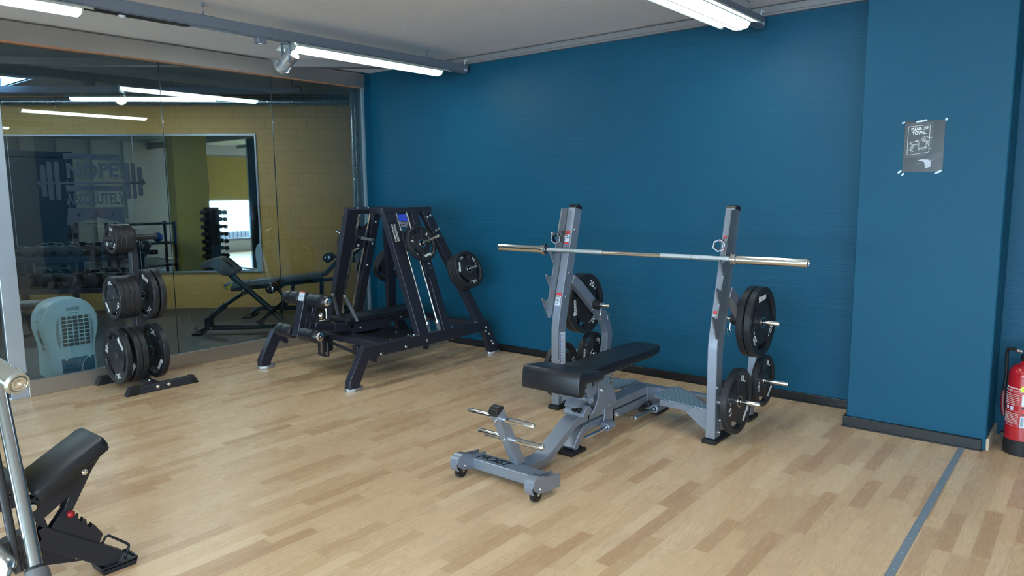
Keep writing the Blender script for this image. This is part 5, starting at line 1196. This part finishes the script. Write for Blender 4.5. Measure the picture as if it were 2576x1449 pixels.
# chrome-rod machine cut off at the left edge
rm = thing('cable_machine', 'chrome guide rod machine cut off at the lower left edge', 'gym machine', (-1.95, 0.50, 0))
def dp(px, py, d):
    """documented camera frame to room point, used once to note the rod's measured ends"""
    return None
r0 = Vector((-1.935, 0.538, 0.625)); r1 = Vector((-2.215, 0.575, 1.02))
dr_ = (r1-r0).normalized()
b = B(); b.cyl(r0, r0+dr_*1.1, 0.0165, 32); obj('chrome_rod', b, simple('dull_chrome_rod', (0.36, 0.38, 0.40), 0.22, 0.95), rm)
o2 = Vector((-0.020, -0.018, 0.010)); b = B(); b.cyl(r0+o2*1.6-dr_*0.02, r0+o2*1.6+dr_*1.1, 0.010, 16); obj('rear_rod', b, simple('dark_rod', (0.05, 0.05, 0.055), 0.3, 0.6), rm)
b = B(); b.lathe(r0-dr_*0.20, dr_, [(0, 0.028), (0.19, 0.028), (0.2, 0.026), (0.205, 0.020), (0.205, 0.0)], 32); obj('rod_collar', b, simple('grey_collar', (0.16, 0.16, 0.17), 0.35, 0.4), rm)
b = B(); b.lathe(r0-dr_*0.002, dr_, [(0, 0.0165), (0, 0.0235), (0.010, 0.0235), (0.012, 0.0165)], 28, closed=True); obj('rubber_ring', b, BLACKRUB, rm)
b = B(); b.box(-2.05, -1.75, 0.40, 0.52, 0.0, 0.05, 0.004); b.beam((-1.80, 0.50, 0.03), r0-dr_*0.18, 0.05, 0.05); obj('machine_base', b, NAVYM, rm)
# crumpled chrome cover
b = B(); cc = Vector((-1.995, 0.452, 0.640)); 
pr = []
for k in range(40):
    a = 2*PI*k/40; pr.append((0.066*(1+0.05*math.sin(6*a))*math.cos(a), 0.066*(1+0.05*math.sin(6*a))*math.sin(a)))
f_ = frame(cc, (0.77, 0.63, 0), (0, 0.2, 1)); b.prism(pr, -0.02, 0.02, 'z', 0.010, f_)
b.sphere(cc + Vector((0.047, 0.040, -0.050)), 0.026, (1, 1, 1)); obj('chrome_cover', b, simple('worn_chrome', (0.55, 0.57, 0.58), 0.22, 0.95, bump=0.5, bs=14), rm)

# barbell end from the left
e0 = Vector((-1.830, 0.512, 1.110)); ed = Vector((-0.93, -0.22, 0.285)).normalized()
be = thing('bar_sleeve', 'chrome end of a bar reaching in from the left edge above the bench', 'barbell', e0)
b = B(); b.lathe(e0, ed, [(0.004, 0.0), (0.004, 0.017), (0, 0.020), (0.0, 0.0235), (0.006, 0.0275), (0.030, 0.0275), (0.032, 0.0255), (1.1, 0.0255)], 40); obj('sleeve', b, simple('satin_chrome', (0.50, 0.54, 0.55), 0.25, 0.95), be)
b = B(); b.lathe(e0, ed, [(0.0045, 0.0), (0.0, 0.004), (0.0, 0.008), (0.003, 0.009), (0.003, 0.012), (-0.0005, 0.0135), (-0.0005, 0.0155), (0.004, 0.0165)], 32); obj('end_plug', b, ZINC, be)

# ================================================================ BEHIND THE GLASS
# --- white air cooler
CX, CY = -6.76, 2.31
ac = thing('air_cooler', 'pale blue-white air cooler with square filter grid standing behind the glass', 'air cooler', (CX, CY, 0))
def shell(w, zt, inset):
    L_ = [(-0.192, 0.0), (-0.188, 0.12), (-0.186, 0.22), (-0.198, 0.30), (-0.216, 0.37), (-0.226, 0.43), (-0.222, 0.50), (-0.200, 0.56), (-0.160, 0.612), (-0.105, 0.645), (-0.04, 0.660)]
    R_l = [(-x, z) for x, z in L_[::-1]]
    return [(CY + x*w + inset*0, z*zt) for x, z in L_ + [(0.04, 0.660)][:0] + R_l]
b = B(); yo = shell(1.0, 1.0, 0); n_ = len(yo)
secs = [(-0.30, 0.86, 0.955), (-0.27, 0.95, 0.985), (-0.20, 1.0, 1.0), (-0.05, 1.0, 1.0), (-0.015, 0.975, 0.99), (0.0, 0.92, 0.965)]
rings = []
for dx, k1, k2 in secs: rings.append([b.bm.verts.new((CX+dx, CY+(y-CY)*k1, z*k2)) for y, z in yo])
for r1_, r2_ in zip(rings, rings[1:]):
    for i in range(n_-1): b.bm.faces.new((r1_[i], r1_[i+1], r2_[i+1], r2_[i]))
    b.bm.faces.new((r1_[-1], r1_[0], r2_[0], r2_[-1]))
b.bm.faces.new(rings[0]); b.bm.faces.new(rings[-1]); bmesh.ops.recalc_face_normals(b.bm, faces=b.bm.faces)
bd = obj('cooler_body', b, PALEBOX, ac)
px_ = CX+0.0
b = B(); y0, y1, z0, z1 = 2.235, 2.455, 0.250, 0.510
b.box(px_-0.004, px_+0.001, y0-0.004, y1+0.004, z0-0.004, z1+0.004); obj('filter', b, FILTERG, ac)
b = B()
for k in range(6): yy = y0+(y1-y0)*k/5; b.box(px_, px_+0.005, yy-0.0035, yy+0.0035, z0-0.005, z1+0.005)
for k in range(9): zz = z0+(z1-z0)*k/8; b.box(px_, px_+0.005, y0-0.005, y1+0.005, zz-0.0035, zz+0.0035)
obj('filter_grid', b, PALEBOX, ac)
b = B()
for k in range(40):
    z = 0.235+k*0.0068; ww = 0.030*math.sin(PI*min(1, max(0, (z-0.22)/0.30)))**0.8
    b.box(px_-0.002, px_+0.0012, y0-0.014-ww, y0-0.014, z, z+0.003); b.box(px_-0.002, px_+0.0012, y1+0.010, y1+0.010+ww*0.7, z, z+0.003)
for k in range(30):
    z = 0.235+k*0.0085
    wv = 0.9 if z < 0.3 else 0.9+0.12*math.sin((z-0.3)/0.22*PI/2)
    for q in range(2):
        yy = CY-0.184*wv-0.004; b.box(px_-0.060-q*0.03-0.022, px_-0.060-q*0.03, yy-0.014 if False else CY-0.1895*(1.0 if z < 0.26 else 1.0+0.17*math.sin(min(1, (z-0.26)/0.17)*PI/2))-0.002, CY-0.15, z, z+0.0035)
obj('vent_slots', b, FILTERG, ac)
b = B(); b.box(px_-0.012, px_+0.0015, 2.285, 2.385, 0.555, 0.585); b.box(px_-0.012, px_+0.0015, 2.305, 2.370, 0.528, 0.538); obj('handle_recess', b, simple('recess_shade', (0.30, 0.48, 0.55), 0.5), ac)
b = B(); b.box(px_-0.006, px_+0.002, 2.215, 2.475, 0.005, 0.150, 0.004); tk = obj('water_tank', b, TANK, ac)
b = B(); b.box(px_, px_+0.008, 2.245, 2.265, 0.130, 0.172, 0.004); b.box(px_, px_+0.008, 2.428, 2.448, 0.130, 0.172, 0.004); obj('tank_catch', b, PALEBOX, ac)
b = B(); b.tube([(px_+0.004, 2.462, 0.215), (px_+0.010, 2.455, 0.195), (px_+0.018, 2.42, 0.15), (px_+0.024, 2.375, 0.10), (px_+0.024, 2.362, 0.05), (px_+0.03, 2.365, 0.005)], 0.0035, 8); obj('power_cord', b, PALEBOX, ac)

# --- helper for things standing along the diagonal wall; profile (u, z)
def dthing(name, label, cat, u, off, group=None):
    return thing(name, label, cat, WP(u, off, 0), group)
def dxf(off):
    o = WP(0, off, 0)   # local x along the wall, local y up, local z into the room
    return Matrix(((UX.x, 0, NX.x, o.x), (UX.y, 0, NX.y, o.y), (0, 1, 0, 0), (0, 0, 0, 1)))
def dprism(b, pts, o0, o1, bev=0.003): return b.prism(pts, o0, o1, 'z', bev, dxf(0))
def dcyl(b, u0, z0, o0, u1, z1, o1, r, n=16, bev=0): return b.cyl(WP(u0, o0, z0), WP(u1, o1, z1), r, n, bev)
def dtube(b, pts, off, r, n=14): return b.tube([WP(u, off, z) for u, z in pts], r, n)

hb = dthing('hyperextension_bench', 'dark back extension bench with split grey pads and a yellow knob behind the glass', 'hyperextension bench', 1.2, 1.9)
for s in (-1, 1):
    o = 1.90 + s*0.085
    b = B(); pd = [(0.954, 0.777), (0.985, 0.802), (1.030, 0.823), (1.094, 0.845), (1.150, 0.842), (1.20, 0.815), (1.300, 0.722), (1.318, 0.700), (1.305, 0.678), (1.272, 0.660), (1.200, 0.655), (1.165, 0.672), (1.087, 0.735), (1.04, 0.745), (0.985, 0.735), (0.960, 0.745)]
    dprism(b, pd, o-0.070, o+0.070, 0.015); pd_ = obj('hip_pad', b, DPAD, hb)
    b = B(); top = [(1.02, 0.8215), (1.094, 0.848), (1.150, 0.845), (1.20, 0.818), (1.285, 0.739), (1.28, 0.736), (1.19, 0.815), (1.09, 0.835)]
    dprism(b, top, o-0.045, o+0.045, 0.002); obj('pad_inlay', b, BLACKRUB, pd_)
b = B(); dtube(b, [(1.20, 0.675), (1.66, 0.235), (1.76, 0.13)], 1.90, 0.030); obj('main_tube', b, DGREY, hb)
b = B(); dtube(b, [(1.20, 0.690), (1.30, 0.575)], 1.90, 0.037); dtube(b, [(1.15, 0.318), (1.0, 0.20), (0.945, 0.12)], 1.90, 0.033); obj('outer_sleeve', b, DGREY, hb)
b = B(); dtube(b, [(1.365, 0.455), (1.15, 0.318)], 1.90, 0.021); obj('brace', b, DGREY, hb)
b = B(); dcyl(b, 1.365, 0.452, 1.86, 1.365, 0.452, 1.94, 0.028); dcyl(b, 1.0, 0.065, 1.85, 1.0, 0.065, 1.95, 0.015); obj('pivot', b, ZINC, hb)
b = B(); dtube(b, [(0.94, 0.065), (1.75, 0.068)], 1.90, 0.030); dtube(b, [(0.97, 0.065), (0.90, 0.055), (0.85, 0.022)], 1.90, 0.024); dprism(b, [(0.925, 0.06), (0.925, 0.17), (0.95, 0.19), (1.0, 0.16), (1.0, 0.06)], 1.86, 1.94, 0.004); obj('base_tube', b, DGREY, hb)
b = B(); dprism(b, [(0.80, 0.0), (0.91, 0.0), (0.90, 0.022), (0.81, 0.022)], 1.80, 2.0, 0.004); dprism(b, [(1.72, 0.0), (1.80, 0.0), (1.80, 0.04), (1.72, 0.04)], 1.62, 2.18, 0.004); obj('foot', b, BLACKRUB, hb)
b = B(); b.tube([WP(0.83, 1.87, 0.02), WP(0.79, 1.86, 0.055), WP(0.82, 1.86, 0.085), WP(0.86, 1.90, 0.05)], 0.006, 8); obj('wire_handle', b, DGREY, hb)
b = B(); dcyl(b, 1.245, 0.56, 1.93, 1.205, 0.505, 1.96, 0.010); b.lathe(WP(1.222, 1.95, 0.530), WP(1.20, 1.965, 0.495)-WP(1.222, 1.95, 0.530), [(0, 0.012), (0.02, 0.022), (0.035, 0.026), (0.037, 0)], 16); obj('pull_knob', b, YELLOWK, hb)
for s in (-1, 1):
    b = B(); dcyl(b, 1.70, 0.515, 1.90+s*0.04, 1.70, 0.515, 1.90+s*0.23, 0.055, 28, 0.008); rl_ = obj('foam_roller', b, BLACKRUB, hb)
    b = B(); dcyl(b, 1.70, 0.515, 1.90+s*0.225, 1.70, 0.515, 1.90+s*0.238, 0.033, 24, 0.003); obj('end_cap', b, CHROME, rl_)
b = B(); dtube(b, [(1.70, 0.515), (1.80, 0.37), (1.74, 0.20)], 1.90, 0.018); obj('roller_arm', b, DGREY, hb)
b = B(); dprism(b, [(1.79, 0.37), (1.81, 0.35), (1.55, 0.115), (1.51, 0.12), (1.52, 0.145)], 1.96, 1.975, 0.002); dprism(b, [(1.49, 0.125), (1.55, 0.10), (1.56, 0.12), (1.50, 0.15)], 1.80, 2.0, 0.002); obj('foot_plate_arm', b, BLACKP, hb)

db = dthing('decline_bench', 'long grey padded decline bench close to the yellow wall', 'weight bench', 1.5, 0.75)
b = B(); dprism(b, [(0.814, 0.425), (1.12, 0.455), (1.117, 0.385), (0.853, 0.352)], 0.62, 0.88, 0.012); obj('seat_pad', b, DPAD, db)
b = B(); dprism(b, [(1.125, 0.455), (1.95, 0.535), (2.01, 0.538), (2.03, 0.51), (2.028, 0.484), (1.96, 0.465), (1.122, 0.386)], 0.62, 0.88, 0.012); obj('back_pad', b, DPAD, db)
b = B(); dtube(b, [(0.88, 0.335), (2.30, 0.465)], 0.75, 0.024); dtube(b, [(1.995, 0.42), (1.99, 0.28), (1.99, 0.09)], 0.75, 0.026); dtube(b, [(1.10, 0.025), (1.16, 0.08), (1.26, 0.10), (2.3, 0.088)], 0.75, 0.028); dtube(b, [(1.50, 0.10), (1.62, 0.21), (1.64, 0.40)], 0.75, 0.022); obj('frame', b, DGREY, db)
b = B(); dprism(b, [(1.05, 0), (1.15, 0), (1.15, 0.02), (1.05, 0.02)], 0.55, 0.95, 0.004); dprism(b, [(2.25, 0), (2.35, 0), (2.35, 0.07), (2.25, 0.07)], 0.55, 0.95, 0.004); obj('foot', b, BLACKRUB, db)
b = B(); dtube(b, [(1.97, 0.46), (2.18, 0.66), (2.30, 0.78)], 0.75, 0.022); obj('leg_arm', b, DGREY, db)
for s, (uu, zz, lab) in ((0, (2.12, 0.735, '')), (1, (2.44, 0.735, ''))):
    b = B(); dcyl(b, uu, zz, 0.78, uu, zz, 0.98, 0.058, 28, 0.008); rl_ = obj('foam_roller', b, BLACKRUB, db)
    b = B(); dcyl(b, uu, zz, 0.975, uu, zz, 0.990, 0.034, 24, 0.003); obj('end_cap', b, CHROME, rl_)
b = B(); dcyl(b, 2.12, 0.735, 0.78, 2.44, 0.735, 0.78, 0.018); b.beam(WP(2.28, 0.77, 0.735), WP(2.05, 0.77, 0.50), 0.03, 0.03); obj('roller_bar', b, DGREY, db)

# --- dumbbell rack under the mirror, two tiers of hex dumbbells
dr = dthing('dumbbell_rack', 'black two-tier dumbbell rack under the mirror behind the glass', 'dumbbell rack', -1.4, 0.40)
b = B()
for z in (0.700, 0.300):
    dprism(b, [(-3.3, z), (-0.47, z), (-0.47, z+0.062), (-3.3, z+0.062)], 0.52, 0.545, 0.002)
    for k in range(2): dprism(b, [(-3.3, z+0.03), (-0.47, z+0.03), (-0.47, z+0.045), (-3.3, z+0.045)], 0.20+k*0.20, 0.24+k*0.20, 0.001)
    dprism(b, [(-3.3, z), (-0.47, z), (-0.47, z+0.05), (-3.3, z+0.05)], 0.14, 0.16, 0.002)
obj('shelf_rail', b, NAVYM, dr)
b = B()
for u in (-3.1, -1.95, -1.30, -0.52): dprism(b, [(u-0.035, 0.0), (u+0.035, 0.0), (u+0.035, 0.76), (u-0.035, 0.76)], 0.10, 0.15, 0.002); b.beam(WP(u, 0.10, 0.02), WP(u, 0.60, 0.02), 0.06, 0.04)
obj('rack_leg', b, NAVYM, dr)
def hexdb(r, L, hr):
    o = bpy.data.objects.new('dumbbell', bpy.data.meshes.new('dumbbell')); 
    b = B(); b.cyl((0, -L*0.27, 0), (0, L*0.27, 0), hr, 12)
    b.bm.to_mesh(o.data); b.bm.free(); o.data.materials.append(ZINC); COL.objects.link(o); o['_local'] = 1
    for s in (-1, 1):
        b = B()
        hx = [(r*math.cos(math.radians(60*k)), r*math.sin(math.radians(60*k))) for k in range(6)]
        b.prism(hx, min(s*L*0.26, s*L*0.5), max(s*L*0.26, s*L*0.5), 'y', r*0.16); obj('hex_head', b, BLACKRUB, o)
    return o
HP = {}
k = 0
ordw = ['first', 'second', 'third', 'fourth', 'fifth', 'sixth', 'seventh', 'eighth', 'ninth', 'tenth', 'eleventh', 'twelfth']
for tier, z, r, du, u0, n in (('upper', 0.758, 0.078, 0.205, -0.62, 7), ('lower', 0.360, 0.098, 0.262, -0.66, 6)):
    for i in range(n):
        if tier not in HP: HP[tier] = hexdb(r, 0.32, 0.016); o = HP[tier]
        else: o = copy_tree(HP[tier])
        o.location = WP(u0 - du*i, 0.38, z + r*0.90); o.rotation_euler = (0, 0, A44 + random.uniform(-0.08, 0.08))
        props(o, 'black hex dumbbell, %s from the right on the %s rack shelf behind the glass' % (ordw[i], tier), 'dumbbell', 'hex dumbbells on the rack')
lb = dthing('flat_bench', 'dark flat bench behind the glass at the left edge', 'weight bench', -1.2, 1.7)
b = B(); dprism(b, [(-2.0, 0.335), (-0.88, 0.375), (-0.87, 0.33), (-2.0, 0.275)], 1.56, 1.84, 0.012); obj('pad', b, DPAD, lb)
b = B(); dprism(b, [(-1.9, 0.23), (-0.95, 0.29), (-0.95, 0.33), (-1.9, 0.27)], 1.67, 1.73, 0.003); b.beam(WP(-1.05, 1.7, 0.30), WP(-1.0, 1.7, 0.02), 0.05, 0.05); b.beam(WP(-1.8, 1.7, 0.25), WP(-1.85, 1.7, 0.02), 0.05, 0.05); b.beam(WP(-1.0, 1.5, 0.02), WP(-1.0, 1.9, 0.02), 0.05, 0.04); b.beam(WP(-1.85, 1.5, 0.02), WP(-1.85, 1.9, 0.02), 0.05, 0.04); obj('frame', b, NAVYM, lb)

# --- things that stand left of the view and show in the wall mirror
def refl(p):
    p = Vector(p); return p - NX*2*((p-W0).dot(NX))
tw = Vector((-7.62, 1.72, 0))
dt_ = thing('dumbbell_tower', 'tall black tower of small chrome-ended dumbbells, mirrored in front of the yellow column', 'dumbbell tower', tw)
b = B(); b.prism([(tw.x-0.13, tw.y-0.10), (tw.x+0.13, tw.y-0.10), (tw.x+0.07, tw.y+0.10), (tw.x-0.07, tw.y+0.10)], 0.0, 1.30, 'z', 0.01); b.box(tw.x-0.24, tw.x+0.24, tw.y-0.22, tw.y+0.22, 0, 0.03, 0.004); obj('tower_body', b, BLACKP, dt_)
SD = None
for k in range(9):
    for s in (-1, 1):
        if SD is None:
            o = bpy.data.objects.new('dumbbell', bpy.data.meshes.new('small_dumbbell')); b = B(); b.cyl((0, -0.08, 0), (0, 0.08, 0), 0.012, 10); b.bm.to_mesh(o.data); b.bm.free(); o.data.materials.append(ZINC); COL.objects.link(o); o['_local'] = 1
            for q in (-1, 1): 
                b = B(); b.cyl((0, q*0.05, 0), (0, q*0.115, 0), 0.040, 16, 0.010); obj('head', b, simple('chrome_black_head', (0.05, 0.055, 0.06), 0.15, 0.6), o)
            SD = o
        else: o = copy_tree(SD)
        o.location = tw + Vector((s*0.165, 0.03, 0.17+k*0.130)); o.rotation_euler = (0, 0, 0.0)
        props(o, 'small black dumbbell on the %s side of the mirrored tower, %s from the bottom' % ('left' if s > 0 else 'right', ordw[k]), 'dumbbell', 'small dumbbells on the tower')
sr = Vector((-8.55, 0.9, 0))
st_ = thing('storage_rack', 'black storage shelf with balls and weights seen in the wall mirror', 'shelf', sr)
b = B()
for x in (-0.5, 0.5):
    for y in (-0.2, 0.2): b.box(sr.x+x-0.02, sr.x+x+0.02, sr.y+y-0.02, sr.y+y+0.02, 0, 1.05, 0.002)
for z in (0.25, 0.65, 1.0): b.box(sr.x-0.52, sr.x+0.52, sr.y-0.22, sr.y+0.22, z, z+0.03, 0.002)
obj('shelf_frame', b, NAVYM, st_)
for i, (dx, z, m_, w_) in enumerate(((-0.25, 0.768, ORANGE, 'orange'), (0.0, 0.768, REDK, 'dark red'), (0.28, 0.768, LABELB, 'blue'))):
    b = B(); b.sphere((sr.x+dx, sr.y, z), 0.085, seg=20); props(obj('medicine_ball', b, m_, None, at=(sr.x+dx, sr.y, z)), w_ + ' medicine ball on the black shelf seen in the mirror', 'ball', 'balls on the shelf')
# cable station with hanging chain in front of the white block wall
cs = Vector((-11.1, 0.2, 0)); ct = thing('cable_station', 'dark cable station before the white block wall, seen in the mirror', 'gym machine', cs)
b = B()
b.box(cs.x-0.05, cs.x+0.05, cs.y-0.05, cs.y+0.05, 0, 1.55, 0.004); b.beam((cs.x-0.5, cs.y, 1.45), (cs.x+0.5, cs.y, 1.50), 0.07, 0.07); b.beam((cs.x-0.4, cs.y, 1.42), (cs.x-0.25, cs.y, 0.1), 0.06, 0.06); b.beam((cs.x+0.4, cs.y, 1.42), (cs.x+0.25, cs.y, 0.1), 0.06, 0.06); b.box(cs.x-0.5, cs.x+0.5, cs.y-0.3, cs.y+0.3, 0, 0.06, 0.004)
obj('frame', b, NAVYM, ct)
for z in (0.95, 1.15): 
    b = B()
    for s in (-1, 1): b.cyl((cs.x+s*0.33, cs.y-0.06, z), (cs.x+s*0.33, cs.y+0.06, z), 0.11, 24, 0.01)
    obj('weight_disc', b, PLATEM, ct)
pb = Vector((-9.8, -0.6, 0)); pt_ = thing('squat_rack', 'tall dark power rack in the middle of the mirror image', 'power rack', pb)
b = B()
for x in (-0.55, 0.55):
    for y in (-0.4, 0.4): b.box(pb.x+x-0.04, pb.x+x+0.04, pb.y+y-0.04, pb.y+y+0.04, 0, 2.3, 0.004)
for y in (-0.4, 0.4): b.box(pb.x-0.55, pb.x+0.55, pb.y+y-0.04, pb.y+y+0.04, 2.2, 2.3, 0.004)
for x in (-0.55, 0.55): b.box(pb.x+x-0.04, pb.x+x+0.04, pb.y-0.4, pb.y+0.4, 2.2, 2.3, 0.004); b.box(pb.x+x-0.04, pb.x+x+0.04, pb.y-0.4, pb.y+0.4, 0, 0.08, 0.004)
b.box(pb.x-0.5, pb.x+0.5, pb.y+0.35, pb.y+0.37, 0.3, 2.2)
obj('rack_frame', b, simple('dark_blue_frame', (0.008, 0.016, 0.035), 0.5), pt_)
b = B(); b.cyl((-7.42, -0.06+0.36, 0), (-7.42, -0.06+0.36, 0.01), 0.001, 6)
b.bm.free()
b = B(); b.box(-7.28, -7.10, 0.565, 0.568, 1.55, 1.83); 
o_ = obj('picture', b, simple('dark_red_poster', (0.06, 0.02, 0.02), 0.5), None, at=(-7.2, 0.566, 1.7)); props(o_, 'dark poster on the yellow column seen in the mirror', 'poster')
b = B(); b.box(-7.24, -7.15, 0.560, 0.563, 1.37, 1.50); o_ = obj('notice', b, LABELW, None, at=(-7.2, 0.561, 1.43)); props(o_, 'small white notice below the dark poster on the yellow column', 'notice')
for o_ in bpy.data.objects:
    if o_.name.startswith('notice') or o_.name.startswith('picture'): o_.rotation_euler = (0, 0, math.radians(12))
# red padded bench machine near the rear window, seen through glass in the mirror
rb = Vector((-3.6, -1.9, 0)); rt_ = thing('red_bench_machine', 'red padded bench machine by the rear window, seen in the mirror', 'gym machine', rb)
b = B(); b.pad(rb.x-0.5, rb.x+0.5, rb.y-0.15, rb.y+0.15, 1.0, 1.07, 0.02); obj('red_pad', b, simple('red_upholstery', (0.35, 0.02, 0.03), 0.4), rt_)
b = B(); b.beam((rb.x-0.4, rb.y, 1.0), (rb.x-0.55, rb.y, 0.02), 0.06, 0.08); b.beam((rb.x+0.4, rb.y, 1.0), (rb.x+0.55, rb.y, 0.02), 0.06, 0.08); b.box(rb.x-0.6, rb.x+0.6, rb.y-0.3, rb.y+0.3, 0, 0.05, 0.003); b.cyl((rb.x-0.3, rb.y-0.35, 0.45), (rb.x-0.3, rb.y+0.35, 0.45), 0.02, 12); obj('frame', b, SILVER, rt_)
b = B(); b.cyl((rb.x-0.3, rb.y-0.30, 0.45), (rb.x-0.3, rb.y-0.24, 0.45), 0.225, 32, 0.01); b.cyl((rb.x-0.3, rb.y+0.24, 0.45), (rb.x-0.3, rb.y+0.30, 0.45), 0.225, 32, 0.01); obj('weight_disc', b, PLATEM, rt_)

# every bolt, foot, hole and other repeated small part becomes a mesh of its own
SPLIT = ('bolt', 'hanger', 'foot', 'guide_rod', 'tank_catch', 'pipe_clamp', 'cross_beam', 'rubber_stop', 'strap_hole', 'hole', 'stop_knob', 'glare_wing', 'diffuser', 'end_cap', 'rubber_end_cap', 'rack_leg',
         'shelf_rail', 'vinyl_star', 'lift_lever', 'notch_ladder', 'roller_blind', 'clip_handle', 'swivel_bracket', 'pivot', 'handle_recess', 'rubber_ring', 'lower_bracket', 'weight_disc', 'handle_collar', 'filter_grid')
def split_loose(o):
    bm = bmesh.new(); bm.from_mesh(o.data); bm.verts.ensure_lookup_table(); seen = set(); isl = []
    for v in bm.verts:
        if v.index in seen: continue
        st = [v]; cur = set()
        while st:
            q = st.pop()
            if q.index in cur: continue
            cur.add(q.index)
            for e in q.link_edges:
                r = e.other_vert(q)
                if r.index not in cur: st.append(r)
        seen |= cur; isl.append(cur)
    bm.free()
    if len(isl) < 2 or len(isl) > 60: return
    for k, cur in enumerate(isl):
        b2 = bmesh.new(); b2.from_mesh(o.data); b2.verts.ensure_lookup_table()
        bmesh.ops.delete(b2, geom=[v for v in b2.verts if v.index not in cur], context='VERTS')
        me = bpy.data.meshes.new(o.name.split('.')[0]); b2.to_mesh(me); b2.free()
        for m in o.data.materials: me.materials.append(m)
        n = bpy.data.objects.new(o.name.split('.')[0], me); COL.objects.link(n); n.parent = o.parent; n.matrix_local = o.matrix_local.copy()
        if o.get('label'): n['label'] = o['label']
        for ch in list(o.children):
            if k == 0: ch.parent = n
    bpy.data.objects.remove(o)
for o_ in [q for q in bpy.data.objects if q.type == 'MESH' and q.parent is not None and q.data.users == 1 and q.name.split('.')[0] in SPLIT and q.name.split('.')[0] != 'filter_grid']:
    split_loose(o_)
for o_ in bpy.data.objects:
    if '_local' in o_: del o_['_local']
for me in [m for m in bpy.data.meshes if m.users == 0]: bpy.data.meshes.remove(me)
bpy.context.view_layer.update()
